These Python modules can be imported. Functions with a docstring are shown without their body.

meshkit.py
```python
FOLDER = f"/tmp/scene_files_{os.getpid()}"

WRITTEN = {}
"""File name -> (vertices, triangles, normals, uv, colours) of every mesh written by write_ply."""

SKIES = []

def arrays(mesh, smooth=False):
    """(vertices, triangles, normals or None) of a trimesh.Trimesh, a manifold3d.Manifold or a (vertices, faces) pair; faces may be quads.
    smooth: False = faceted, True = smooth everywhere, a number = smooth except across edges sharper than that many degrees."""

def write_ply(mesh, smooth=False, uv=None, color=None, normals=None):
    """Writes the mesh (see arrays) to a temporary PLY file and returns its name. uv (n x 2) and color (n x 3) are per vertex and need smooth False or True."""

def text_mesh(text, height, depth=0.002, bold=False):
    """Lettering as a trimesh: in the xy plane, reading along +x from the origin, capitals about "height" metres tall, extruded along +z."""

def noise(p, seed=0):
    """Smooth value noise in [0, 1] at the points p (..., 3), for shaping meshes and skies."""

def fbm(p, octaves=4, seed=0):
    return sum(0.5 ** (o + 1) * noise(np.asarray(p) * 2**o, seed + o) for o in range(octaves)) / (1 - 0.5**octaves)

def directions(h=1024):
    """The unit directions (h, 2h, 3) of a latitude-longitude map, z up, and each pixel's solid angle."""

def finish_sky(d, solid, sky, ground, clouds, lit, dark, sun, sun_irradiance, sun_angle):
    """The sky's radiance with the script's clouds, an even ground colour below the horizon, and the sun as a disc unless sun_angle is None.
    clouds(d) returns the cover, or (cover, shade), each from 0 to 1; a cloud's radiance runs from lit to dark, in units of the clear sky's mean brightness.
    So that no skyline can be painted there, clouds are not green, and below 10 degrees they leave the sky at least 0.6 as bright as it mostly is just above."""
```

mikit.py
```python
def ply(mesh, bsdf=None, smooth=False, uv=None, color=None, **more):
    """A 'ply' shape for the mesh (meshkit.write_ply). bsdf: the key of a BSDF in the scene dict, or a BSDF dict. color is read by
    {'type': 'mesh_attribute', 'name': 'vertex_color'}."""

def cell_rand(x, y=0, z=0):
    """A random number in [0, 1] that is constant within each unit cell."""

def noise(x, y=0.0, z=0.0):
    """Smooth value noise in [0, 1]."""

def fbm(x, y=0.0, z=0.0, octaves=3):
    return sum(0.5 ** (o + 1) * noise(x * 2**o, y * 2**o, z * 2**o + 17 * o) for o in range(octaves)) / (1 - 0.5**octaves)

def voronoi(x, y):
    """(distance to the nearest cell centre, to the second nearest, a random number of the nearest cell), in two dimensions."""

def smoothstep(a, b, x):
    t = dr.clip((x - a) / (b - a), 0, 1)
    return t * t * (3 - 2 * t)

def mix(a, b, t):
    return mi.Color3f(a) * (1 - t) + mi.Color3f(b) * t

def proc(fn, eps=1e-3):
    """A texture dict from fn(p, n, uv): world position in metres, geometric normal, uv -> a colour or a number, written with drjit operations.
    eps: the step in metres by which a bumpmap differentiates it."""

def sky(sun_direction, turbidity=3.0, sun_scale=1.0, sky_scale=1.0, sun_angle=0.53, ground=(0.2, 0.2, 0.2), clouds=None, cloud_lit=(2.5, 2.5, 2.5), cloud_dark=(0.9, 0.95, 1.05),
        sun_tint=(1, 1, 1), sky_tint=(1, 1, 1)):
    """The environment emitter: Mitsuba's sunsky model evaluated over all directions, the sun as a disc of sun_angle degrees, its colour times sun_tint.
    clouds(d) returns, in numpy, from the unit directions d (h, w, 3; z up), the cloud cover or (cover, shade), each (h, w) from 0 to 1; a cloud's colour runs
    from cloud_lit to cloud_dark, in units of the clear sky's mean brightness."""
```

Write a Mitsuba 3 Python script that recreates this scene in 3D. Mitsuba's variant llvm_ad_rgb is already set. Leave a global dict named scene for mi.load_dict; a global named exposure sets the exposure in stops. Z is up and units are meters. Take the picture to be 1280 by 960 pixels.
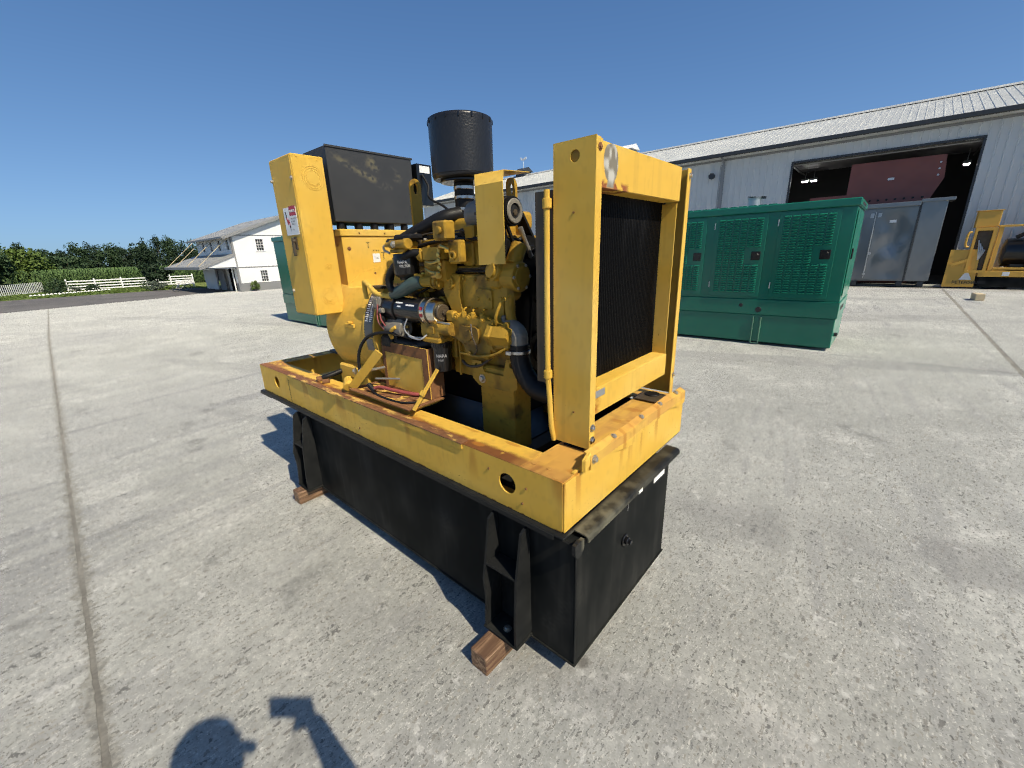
import math, random
import numpy as np, trimesh, mitsuba as mi, drjit as dr
import shapely.geometry as sg
from shapely import affinity
import manifold3d as m3
import mikit, meshkit
from mikit import proc, noise, fbm, voronoi, cell_rand, smoothstep, mix

T = mi.ScalarTransform4f
scene = {'type': 'scene'}
labels = {}
rng = np.random.default_rng(7)
random.seed(7)
# World: X across the generator, Y along it (away from the radiator end), Z up, metres. Near frame corner stands at X=0, Y=0.

# ------------------------------------------------------------------ camera, sky, exposure
EYE = np.array([-1.0277, -0.7022, 1.5988])
FWD = np.array([0.71224, 0.63407, -0.30113]); UP = np.array([0.24731, 0.17481, 0.95304])
SUN = np.array([-0.092, -0.68, 0.727])
scene['camera'] = {'type': 'perspective', 'fov': 101.85, 'fov_axis': 'x', 'near_clip': 0.02, 'far_clip': 5000.0,
                   'to_world': T().look_at(origin=EYE.tolist(), target=(EYE + FWD).tolist(), up=UP.tolist())}
scene['sky'] = mikit.sky(SUN, turbidity=3.6, ground=(0.3, 0.29, 0.27), sky_tint=(0.555, 0.72, 0.885), sun_tint=(1.0, 1.08, 1.14), sun_scale=1.09)
exposure = 1.75

# ------------------------------------------------------------------ helpers
def V(*a): return np.array(a, float)

def cat(*ms):
    l = []
    for m in ms:
        l += list(m) if isinstance(m, (list, tuple)) else [m]
    return trimesh.util.concatenate(l)

def box(x0, x1, y0, y1, z0, z1, b=0.003):
    x0, x1 = min(x0, x1), max(x0, x1); y0, y1 = min(y0, y1), max(y0, y1); z0, z1 = min(z0, z1), max(z0, z1)
    b = min(b, 0.32 * min(x1 - x0, y1 - y0, z1 - z0))
    if b <= 0:
        m = trimesh.creation.box((x1 - x0, y1 - y0, z1 - z0)); m.apply_translation(((x0 + x1) / 2, (y0 + y1) / 2, (z0 + z1) / 2)); return m
    pts = []
    for sx in (0, 1):
        for sy in (0, 1):
            for sz in (0, 1):
                x, y, z = (x0, x1)[sx], (y0, y1)[sy], (z0, z1)[sz]
                dx, dy, dz = (b, -b)[sx], (b, -b)[sy], (b, -b)[sz]
                pts += [(x + dx, y + dy, z), (x + dx, y, z + dz), (x, y + dy, z + dz)]
    return trimesh.convex.convex_hull(np.array(pts))

def frame_of(d):
    d = np.asarray(d, float); d = d / np.linalg.norm(d)
    a = np.cross(d, (0, 0, 1.0) if abs(d[2]) < 0.9 else (1.0, 0, 0)); a /= np.linalg.norm(a)
    return a, np.cross(d, a), d

def lathe(profile, p, d, seg=28):
    """Closed surface of revolution: profile [(t along d, r)] from p."""
    a, b, d = frame_of(d); p = np.asarray(p, float); ang = np.arange(seg) * 2 * np.pi / seg
    n = len(profile); v = []
    for t, r in profile:
        v.append(p + d * t + r * (np.cos(ang)[:, None] * a + np.sin(ang)[:, None] * b))
    v = np.vstack(v); f = []
    for i in range(n - 1):
        for j in range(seg):
            k = (j + 1) % seg
            f += [(i * seg + j, i * seg + k, (i + 1) * seg + k), (i * seg + j, (i + 1) * seg + k, (i + 1) * seg + j)]
    c0, c1 = len(v), len(v) + 1
    v = np.vstack([v, p + d * profile[0][0], p + d * profile[-1][0]])
    for j in range(seg):
        k = (j + 1) % seg
        f += [(c0, k, j), (c1, (n - 1) * seg + j, (n - 1) * seg + k)]
    m = trimesh.Trimesh(v, f, process=False)
    if m.volume < 0: m.invert()
    return m

def cyl(p0, p1, r, seg=24, b=None):
    p0, p1 = np.asarray(p0, float), np.asarray(p1, float); L = np.linalg.norm(p1 - p0)
    b = min(0.003, r * 0.25, L * 0.25) if b is None else b
    return lathe([(0, r - b), (b, r), (L - b, r), (L, r - b)] if b > 0 else [(0, r), (L, r)], p0, p1 - p0, seg)

def cone(p0, p1, r0, r1, seg=20):
    p0, p1 = np.asarray(p0, float), np.asarray(p1, float)
    return lathe([(0, r0), (np.linalg.norm(p1 - p0), r1)], p0, p1 - p0, seg)

def spline(pts, n=8):
    P = np.asarray(pts, float)
    if len(P) < 3: return P
    Q = np.vstack([2 * P[0] - P[1], P, 2 * P[-1] - P[-2]]); out = []
    for i in range(len(P) - 1):
        a, b, c, d = Q[i:i + 4]
        for t in np.arange(n) / n:
            out.append(0.5 * (2 * b + (c - a) * t + (2 * a - 5 * b + 4 * c - d) * t * t + (3 * b - a - 3 * c + d) * t ** 3))
    return np.vstack(out + [P[-1]])

def tube(pts, r, seg=12, n=8):
    P = spline(pts, n); rr = np.broadcast_to(np.asarray(r, float), (len(P),)) if np.ndim(r) == 0 else np.interp(np.linspace(0, 1, len(P)), np.linspace(0, 1, len(r)), r)
    t = np.gradient(P, axis=0); t /= np.linalg.norm(t, axis=1, keepdims=True)
    a, _, _ = frame_of(t[0]); A = []
    for k in range(len(P)):
        a = a - t[k] * (a @ t[k]); a /= np.linalg.norm(a); A.append(a.copy())
    A = np.array(A); B = np.cross(t, A); ang = np.arange(seg) * 2 * np.pi / seg
    v = P[:, None] + rr[:, None, None] * (np.cos(ang)[None, :, None] * A[:, None] + np.sin(ang)[None, :, None] * B[:, None])
    f = []; N = len(P)
    for i in range(N - 1):
        for j in range(seg):
            k = (j + 1) % seg
            f += [(i * seg + j, i * seg + k, (i + 1) * seg + k), (i * seg + j, (i + 1) * seg + k, (i + 1) * seg + j)]
    v = np.vstack([v.reshape(-1, 3), P[0], P[-1]]); c = N * seg
    for j in range(seg):
        k = (j + 1) % seg; f += [(c, k, j), (c + 1, (N - 1) * seg + j, (N - 1) * seg + k)]
    m = trimesh.Trimesh(v, f, process=False)
    if m.volume < 0: m.invert()
    return m

def prism(poly, axis, a, b):
    """Extrude a 2-D outline between a and b along an axis: 'x' uses (y, z), 'y' uses (x, z), 'z' uses (x, y)."""
    g = poly if hasattr(poly, 'geom_type') else sg.Polygon(poly)
    if not g.is_valid: g = g.buffer(0)
    out = []
    for q in getattr(g, 'geoms', [g]):
        m = trimesh.creation.extrude_polygon(q, abs(b - a), engine='earcut'); v = np.array(m.vertices); lo = min(a, b)
        w = {'x': np.c_[v[:, 2] + lo, v[:, 0], v[:, 1]], 'y': np.c_[v[:, 0], v[:, 2] + lo, v[:, 1]], 'z': np.c_[v[:, 0], v[:, 1], v[:, 2] + lo]}[axis]
        m = trimesh.Trimesh(w, m.faces, process=False)
        if m.volume < 0: m.invert()
        out.append(m)
    return cat(out)

def circ(x, y, r, n=20): return sg.Point(x, y).buffer(r, quad_segs=max(3, n // 4))
def rbox(x0, y0, x1, y1, r=0.01): return sg.box(x0 + r, y0 + r, x1 - r, y1 - r).buffer(r, quad_segs=4)

def bolt(p, d, r=0.009, h=0.007, washer=True):
    p = np.asarray(p, float); d = np.asarray(d, float) / np.linalg.norm(d)
    ms = [lathe([(0, r), (h * .85, r), (h, r * .85)], p, d, 6)]
    if washer: ms.append(cyl(p - d * 0.001, p + d * 0.002, r * 1.5, 14, 0))
    return cat(ms)

def ring(p, d, R, r, h, seg=28):
    """Flat-sided hollow ring."""
    a, b, dd = frame_of(d); p = np.asarray(p, float); ang = np.arange(seg) * 2 * np.pi / seg; c = np.cos(ang)[:, None] * a + np.sin(ang)[:, None] * b
    e = min(0.003, (R - r) * .3)
    prof = [(0, r), (0, R - e), (e, R), (h - e, R), (h, R - e), (h, r)]
    v = np.vstack([p + dd * t + q * c for t, q in prof]); f = []; n = len(prof)
    for i in range(n):
        i2 = (i + 1) % n
        for j in range(seg):
            k = (j + 1) % seg; f += [(i * seg + j, i * seg + k, i2 * seg + k), (i * seg + j, i2 * seg + k, i2 * seg + j)]
    m = trimesh.Trimesh(v, f, process=False)
    if m.volume < 0: m.invert()
    return m

def roty(m, deg, c, ax=(0, 1, 0)):
    m = m.copy(); m.apply_transform(trimesh.transformations.rotation_matrix(math.radians(deg), ax, c)); return m

def key_for(base):
    if base not in used: used[base] = 0; return base
    used[base] += 1; return f'{base}_{used[base]:03d}'
used = {}

def thing(name, label, category, group=None, kind=None):
    k = key_for(name); labels[k] = {'label': label, 'category': category}
    if group: labels[k]['group'] = group
    if kind: labels[k]['kind'] = kind
    return k

def put(parent, name, mesh, mat, smooth=False, label=None, kind=None):
    k = key_for(f'{parent}__{name}' if parent else name)
    scene[k] = mikit.ply(mesh, mat, smooth=smooth)
    if label or kind:
        labels[k] = {}
        if label: labels[k]['label'] = label
        if kind: labels[k]['kind'] = kind
    return k

def solo(name, label, category, mesh, mat, smooth=False, group=None, kind=None):
    k = thing(name, label, category, group, kind); scene[k] = mikit.ply(mesh, mat, smooth=smooth); return k

def struct(name, mesh, mat, smooth=False, label=None):
    k = key_for(name); labels[k] = {'kind': 'structure'}
    if label: labels[k]['label'] = label
    if mesh is not None: scene[k] = mikit.ply(mesh, mat, smooth=smooth)
    return k

def text_on(s, height, origin, right, up, depth=0.001, bold=False):
    m = meshkit.text_mesh(s, height, depth, bold); v = np.array(m.vertices); r, u = np.asarray(right, float), np.asarray(up, float); n = np.cross(r, u)
    return trimesh.Trimesh(np.asarray(origin, float) + v[:, :1] * r + v[:, 1:2] * u + v[:, 2:] * n, m.faces, process=False)

# ------------------------------------------------------------------ materials
def rgb(c): return {'type': 'rgb', 'value': list(c)}
def mat(name, color, rough=0.5, metallic=0.0, spec=0.5, bump=None, two=True, bscale=1.0, **kw):
    d = {'type': 'principled', 'base_color': color if isinstance(color, dict) else rgb(color), 'roughness': rough, 'metallic': metallic, 'specular': spec, **kw}
    if bump is not None: d = {'type': 'bumpmap', 'tex': bump, 'scale': bscale, 'bsdf': d}
    if two: d = {'type': 'twosided', 'bsdf': d}
    scene['mat_' + name] = d
    return 'mat_' + name

YEL = (0.64, 0.395, 0.064)
RUST = (0.18, 0.072, 0.026)
def yellow_fn(p, n, uv):
    d = fbm(p.x * 5, p.y * 5, p.z * 5, 3); g = fbm(p.x * 60, p.y * 60, p.z * 25, 2); s = noise(p.x * 130, p.y * 130, p.z * 130)
    c = mix(YEL, (0.66, 0.435, 0.09), smoothstep(.4, .75, d))
    c = mix(c, (0.40, 0.25, 0.06), 0.14 * smoothstep(.55, .8, g))
    streak = fbm(p.x * 38, p.y * 38, p.z * 2.2, 2)
    c = mix(c, (0.44, 0.27, 0.06), 0.22 * smoothstep(.6, .8, streak))
    c = mix(c, (0.70, 0.50, 0.18), .30 * smoothstep(.55, .8, fbm(p.x * 2.3, p.y * 2.3, p.z * 2.3 + 7, 3)))
    return mix(c, RUST, smoothstep(.93, .96, s) * smoothstep(.5, .7, d))
yellow = mat('yellow_paint', proc(yellow_fn), 0.45, spec=0.12)

def frame_fn(p, n, uv):
    c = yellow_fn(p, n, uv)
    w = 0.5 * fbm(p.x * 14, p.y * 14, p.z * 14, 3) + 0.5 * noise(p.x * 45, p.y * 45, p.z * 45)
    top = smoothstep(.8485, .8512, p.z)
    edge = smoothstep(.075, .045, p.x + .035 * (w - .5))
    c = mix(c, RUST, top * edge * smoothstep(.18, .34, w))
    plate = top * smoothstep(.25, .19, p.y) * smoothstep(.5, .75, w)
    c = mix(c, (0.50, 0.27, 0.07), top * smoothstep(.25, .19, p.y) * (.35 + .5 * smoothstep(.3, .65, fbm(p.x * 5, p.y * 30, 2.0, 3))))
    c = mix(c, (0.30, 0.12, 0.04), plate * .28)
    far = top * smoothstep(2.35, 2.6, p.y) * smoothstep(.4, .55, w)
    c = mix(c, (0.26, 0.11, 0.04), far * .8)
    # thin rust run-offs on the front plate
    run = smoothstep(.62, .75, fbm(p.x * 24, p.y * 9, p.z * 1.5, 2)) * smoothstep(.68, .85, p.z)
    c = mix(c, (0.40, 0.17, 0.03), run * .7)
    low = smoothstep(.66, .652, p.z) * smoothstep(.5, .62, w)
    return mix(c, RUST, low)
yellow_frame = mat('yellow_frame_paint', proc(frame_fn), 0.48, spec=0.12)

def beam_fn(p, n, uv):
    c = yellow_fn(p, n, uv)
    w = fbm(p.x * 22, p.y * 22, p.z * 22, 3)
    dx, dz = (p.x - .352) / .052, (p.z - 1.872) / .058
    rr = dr.sqrt(dx * dx + dz * dz) + .35 * (w - .5)
    bare = smoothstep(1.02, .95, rr)
    drip = smoothstep(.03, .02, dr.abs(p.x - .352 + .03 * (w - .5))) * smoothstep(1.84, 1.83, p.z) * smoothstep(1.79, 1.80, p.z)
    streaks = noise(p.x * 55, 0, p.z * 30)
    c = mix(c, mix((0.20, 0.18, 0.14), (0.46, 0.45, 0.41), smoothstep(.3, .7, streaks)), dr.maximum(bare, drip))
    ru = smoothstep(1.822, 1.808, p.z + .02 * (w - .5)) * smoothstep(.50, .46, p.x + .05 * (w - .5)) * smoothstep(1.7, 1.75, p.z)
    c = mix(c, (0.27, 0.09, 0.035), ru * smoothstep(.36, .5, w) * (1 - drip))
    low = smoothstep(.345, .30, p.x + .06 * (w - .5)) * smoothstep(1.2, 1.1, p.z)
    return mix(c, (0.36, 0.13, 0.02), low * smoothstep(.36, .56, w))
yellow_beam = mat('yellow_beam_paint', proc(beam_fn), 0.48, spec=0.12)

def engine_fn(p, n, uv):
    d = fbm(p.x * 9, p.y * 9, p.z * 9, 3); g = noise(p.x * 70, p.y * 70, p.z * 70)
    c = mix((0.36, 0.212, 0.028), (0.43, 0.258, 0.036), d)
    c = mix(c, (0.10, 0.06, 0.02), 0.8 * smoothstep(.52, .76, d) + .2 * smoothstep(.7, .9, g))
    return c
yellow_engine_shaded = mat('yellow_engine_paint_shaded', proc(engine_fn), 0.36, spec=0.15)  # grimy yellow, its base darkened to carry the shade the engine stands in
oily_shade = mat('oily_shaded_engine_paint', proc(lambda p, n, uv: mix((0.030, 0.018, 0.007), (0.14, 0.08, 0.016), smoothstep(.42, .7, fbm(p.x * 12, p.y * 12, p.z * 12, 3)))), 0.3, spec=0.25)  # oily brown, also painting in the shade of gaps between castings

lap_m = mat('flaking_yellow_over_rust', proc(lambda p, n, uv: mix((0.50, 0.31, 0.075), mix((0.11, 0.046, 0.022), (0.23, 0.105, 0.042), noise(p.x * 60, p.y * 60, p.z * 60)), smoothstep(.36, .50, fbm(p.x * 30, p.y * 11, p.z * 30, 4)))), 0.7)
greasy_shade = mat('greasy_black_shade', (0.008, 0.008, 0.008), 0.4, spec=0.2)  # black of grease and pulleys, also painted on where gaps lie in shade
rust_m = mat('rusty_steel', proc(lambda p, n, uv: mix((0.11, 0.048, 0.022), (0.25, 0.115, 0.042), fbm(p.x * 30, p.y * 30, p.z * 30, 3))), 0.85)
def tray_fn(p, n, uv):
    w = fbm(p.x * 16, p.y * 16, p.z * 16, 3)
    return mix((0.55, 0.34, 0.08), (0.19, 0.085, 0.036), smoothstep(.42, .56, w))
tray_m = mat('rusty_yellow_steel', proc(tray_fn), 0.7)

def black_fn(p, n, uv):
    d = fbm(p.x * 6, p.y * 6, p.z * 2.5, 4); s = noise(p.x * 90, p.y * 90, p.z * 90)
    c = mix((0.007, 0.0085, 0.009), (0.017, 0.018, 0.018), smoothstep(.35, .75, d))
    c = mix(c, (0.055, 0.055, 0.05), .16 * smoothstep(.5, .75, fbm(p.x * 34, p.y * 34, p.z * 1.6, 3)) * smoothstep(.3, .7, d))
    return mix(c, (0.06, 0.06, 0.052), .35 * smoothstep(.62, .85, d) * s + .22 * smoothstep(.22, .06, p.z) * fbm(p.x * 25, p.y * 25, p.z * 8, 3))
black = mat('black_paint', proc(black_fn), 0.46, spec=0.03)
def lip_fn(p, n, uv):
    d = fbm(p.x * 10, p.y * 10, p.z * 10, 4)
    c = mix((0.008, 0.009, 0.010), (0.024, 0.025, 0.025), d)
    return mix(c, (0.12, 0.115, 0.085), smoothstep(.35, .62, d) * smoothstep(-.01, -.03, p.y) * smoothstep(.0, .03, p.x) * smoothstep(.60, .615, p.z) * (1.0 - .7 * smoothstep(.1, .6, p.x)))
black_lip = mat('worn_black_paint', proc(lip_fn), 0.42, spec=0.12)
def bbox_fn(p, n, uv):
    w = fbm(p.x * 9, p.y * 9, p.z * 9 , 4); q = noise(p.x * 60, p.y * 60, p.z * 60)
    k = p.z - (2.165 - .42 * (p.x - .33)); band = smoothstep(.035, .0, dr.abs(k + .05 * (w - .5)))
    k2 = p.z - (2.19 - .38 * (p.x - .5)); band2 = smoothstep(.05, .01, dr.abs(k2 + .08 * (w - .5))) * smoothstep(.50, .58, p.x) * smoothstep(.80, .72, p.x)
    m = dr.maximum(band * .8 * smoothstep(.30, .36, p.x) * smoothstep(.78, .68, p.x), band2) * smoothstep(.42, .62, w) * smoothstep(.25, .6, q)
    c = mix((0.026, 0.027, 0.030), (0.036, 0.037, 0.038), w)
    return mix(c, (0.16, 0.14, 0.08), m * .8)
black_box = mat('black_box_paint', proc(bbox_fn), 0.5)
black_rub = mat('black_rubber', (0.010, 0.010, 0.011), 0.5, spec=0.25)
black_gloss = mat('black_gloss', (0.008, 0.008, 0.009), 0.22)
black_gran = mat('black_crackle_paint', (0.012, 0.012, 0.014), 0.34, bump=proc(lambda p, n, uv: fbm(p.x * 150, p.y * 150, p.z * 150, 2), 1e-3), bscale=0.0012)
dark_core = mat('radiator_core_black', proc(lambda p, n, uv: mix((0.003, 0.003, 0.0035), (0.010, 0.010, 0.011), smoothstep(.55, .8, fbm(p.x * 9, p.y * 9, p.z * 2.2, 3)))), 0.5, spec=0.06)
dark_steel = mat('dark_dirty_steel', proc(lambda p, n, uv: mix((0.040, 0.030, 0.018), (0.085, 0.062, 0.036), fbm(p.x * 18, p.y * 18, p.z * 18, 3))), 0.55)
steel = mat('bare_steel', (0.55, 0.54, 0.52), 0.32, metallic=1.0)
zinc = mat('zinc_bolt', (0.50, 0.46, 0.38), 0.4, metallic=0.8)
cast_grey = mat('cast_grey', proc(lambda p, n, uv: mix((0.13, 0.12, 0.10), (0.23, 0.215, 0.185), fbm(p.x * 25, p.y * 25, p.z * 25, 3))), 0.45)
chrome = mat('worn_chrome', (0.70, 0.66, 0.55), 0.18, metallic=1.0)
white_l = mat('white_label', (0.72, 0.72, 0.70), 0.4)
label_grey = mat('faded_label_ink', (0.40, 0.40, 0.40), 0.4)
red_l = mat('red_label', (0.45, 0.03, 0.04), 0.4)
grey_ink = mat('grey_ink', (0.25, 0.25, 0.26), 0.5)
black_ink = mat('black_ink', (0.015, 0.015, 0.016), 0.5)
brass = mat('brass', (0.60, 0.42, 0.12), 0.3, metallic=1.0)
red_cable = mat('red_cable', (0.27, 0.06, 0.055), 0.45)
teal_hose = mat('greenish_sleeve', (0.055, 0.085, 0.075), 0.45)
plate_m = mat('dark_nameplate', (0.05, 0.055, 0.06), 0.35)

def wood_fn(p, n, uv):
    r = fbm(p.x * 5, p.y * 70, p.z * 70, 3); g = noise(p.x * 12, p.y * 260, p.z * 260)
    c = mix((0.11, 0.060, 0.034), (0.25, 0.155, 0.09), smoothstep(.3, .7, r))
    return mix(c, (0.07, 0.03, 0.016), .6 * smoothstep(.55, .8, g))
wood = mat('stained_timber', proc(wood_fn), 0.65)
def woodend_fn(p, n, uv):
    q = dr.sqrt(dr.square(p.y * 1.0 - .20) + dr.square(p.z + .06)); r = noise(q * 160, p.y * 12, p.z * 12)
    return mix((0.20, 0.11, 0.045), (0.40, 0.26, 0.12), r)
wood_end = mat('timber_end_grain', proc(woodend_fn), 0.7)
wood_pale = mat('pale_timber', proc(lambda p, n, uv: mix((0.45, 0.36, 0.22), (0.55, 0.46, 0.30), noise(p.x * 20, p.y * 150, p.z * 150))), 0.7)

def conc_fn(p, n, uv):
    x, y = p.x, p.y
    big = fbm(x * .55, y * .55, 3.0, 4); mid = fbm(x * 3.1, y * 3.1, 1.0, 4); fine = fbm(x * 42, y * 42, 2.0, 3); grit = noise(x * 210, y * 210)
    # trowel and traffic marks run along the yard
    brush = fbm(x * .9 + y * .15, y * 7.0 - x * .9, 7.0, 4)
    c = mix((0.298, 0.302, 0.282), (0.398, 0.402, 0.374), smoothstep(.32, .68, .45 * big + .35 * mid + .2 * brush))
    c = c * (0.84 + .32 * fine)
    c = mix(c, (0.47, 0.465, 0.44), .5 * smoothstep(.58, .76, mid) * smoothstep(.4, .6, fine))
    c = mix(c, (0.24, 0.242, 0.238), .46 * smoothstep(.56, .74, big) + .50 * smoothstep(.55, .74, brush))
    d1, d2, id1 = voronoi(x * 40 + 3.5 * fine, y * 40 + 3 * mid)
    size = .16 + .22 * cell_rand(id1 * 5501)
    chip = smoothstep(size, size - .10, d1) * smoothstep(.44, .48, id1)
    c = mix(c, mix((0.12, 0.12, 0.115), (0.30, 0.285, 0.25), cell_rand(id1 * 9973)), chip * .9)
    e1, e2, id2 = voronoi(x * 88 + 2 * grit, y * 88)
    c = mix(c, mix((0.10, 0.10, 0.10), (0.56, 0.55, 0.51), smoothstep(.35, .65, cell_rand(id2 * 7919))), .62 * smoothstep(.36, .24, e1) * smoothstep(.46, .5, id2))
    s1, s2, sid = voronoi(x * 2.3 + mid, y * 1.5 + 1.3 * mid)
    blot = smoothstep(.20, .02, s1 + .22 * (fine - .5) + .5 * (mid - .5)) * smoothstep(.80, .84, sid)
    c = mix(c, (0.15, 0.15, 0.145), blot * .45)
    t1, t2, tid = voronoi(x * 7.0 + 2 * fine, y * 4.2)
    c = mix(c, (0.085, 0.085, 0.083), .75 * smoothstep(.13, .05, t1 + .16 * (fine - .5)) * smoothstep(.90, .93, tid))
    tyre = smoothstep(.62, .74, fbm((x + .35 * y) * 1.5, y * .16 + 11, 5.0, 3)) * smoothstep(.3, .6, mid)
    c = mix(c, (0.18, 0.18, 0.178), tyre * .5)
    crack = smoothstep(.014, .004, dr.abs(fbm(x * 1.1, y * 1.1, 21.0, 3) - .5)) * smoothstep(.56, .64, noise(x * .45, y * .45, 4.0))
    c = mix(c, (0.16, 0.16, 0.155), crack * .25)
    c = mix(c, (0.58, 0.58, 0.555), .45 * smoothstep(.66, .8, fbm(x * 14, y * 14, 8.0, 4)) * smoothstep(.4, .7, noise(x * 70, y * 70)))
    jd = dr.abs(x + 1.265 - .022 * y)
    jm = smoothstep(.052, .014, jd + .05 * (fine - .5) + .035 * (fbm(x * 14, y * 14, 4.0, 3) - .5))
    c = mix(c, mix((0.13, 0.125, 0.11), (0.29, 0.28, 0.245), noise(x * 75, y * 75)), jm * .75)
    oil = smoothstep(.045, .02, dr.sqrt(dr.square((x - .085) / 1.0) + dr.square((y + .045) / .8)) + .03 * (fine - .5))
    c = mix(c, (0.09, 0.085, 0.078), oil * .7)
    return c * (0.88 + .24 * grit)
conc_bump = proc(lambda p, n, uv: fbm(p.x * 55, p.y * 55, 1.0, 3) - .8 * smoothstep(.14, .05, voronoi(p.x * 21, p.y * 21)[0]), 2e-3)
concrete = mat('concrete', proc(conc_fn), 0.85, spec=0.25, bump=conc_bump, bscale=0.0022)
sand = mat('joint_sand', proc(lambda p, n, uv: mix((0.11, 0.105, 0.092), (0.26, 0.25, 0.22), .55 * fbm(p.x * 95, p.y * 95, 0, 3) + .45 * noise(p.x * 9, p.y * 9))), 0.95)
asphalt = mat('asphalt', proc(lambda p, n, uv: mix((0.055, 0.053, 0.055), (0.10, 0.097, 0.095), fbm(p.x * .5, p.y * .5, 0, 4)) * (0.8 + .4 * noise(p.x * 40, p.y * 40))), 0.9)
asphalt_dk = mat('asphalt_strip', proc(lambda p, n, uv: mix((0.02, 0.02, 0.022), (0.045, 0.044, 0.045), fbm(p.x * 3, p.y * 3, 0, 4))), 0.9)
grass_m = mat('grass_soil', proc(lambda p, n, uv: mix((0.055, 0.085, 0.022), (0.12, 0.135, 0.045), fbm(p.x * 1.2, p.y * 1.2, 0, 4))), 0.95, spec=.1)
field_m = mat('field_soil', (0.035, 0.045, 0.018), 0.95, spec=.1)

def leaf_mat(name, a, b):
    scene['mat_' + name] = {'type': 'twosided', 'bsdf': {'type': 'principled', 'base_color': proc(lambda p, n, uv: mix(a, b, fbm(p.x * 2.2, p.y * 2.2, p.z * 2.2, 3)) * (0.75 + .5 * noise(p.x * 9, p.y * 9, p.z * 9))), 'roughness': 0.6, 'specular': 0.25}}
    return 'mat_' + name
leaf_dark = leaf_mat('leaf_dark', (0.016, 0.034, 0.018), (0.036, 0.062, 0.030))
leaf_mid = leaf_mat('leaf_mid', (0.024, 0.050, 0.022), (0.054, 0.090, 0.036))
leaf_lite = leaf_mat('leaf_light', (0.055, 0.10, 0.02), (0.13, 0.18, 0.04))
leaf_grey = leaf_mat('leaf_grey', (0.07, 0.09, 0.07), (0.12, 0.15, 0.11))
corn_m = leaf_mat('corn_leaf', (0.060, 0.115, 0.035), (0.125, 0.19, 0.062))
bark = mat('bark', proc(lambda p, n, uv: mix((0.05, 0.04, 0.03), (0.12, 0.10, 0.08), fbm(p.x * 12, p.y * 12, p.z * 3, 3))), 0.9)

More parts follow.
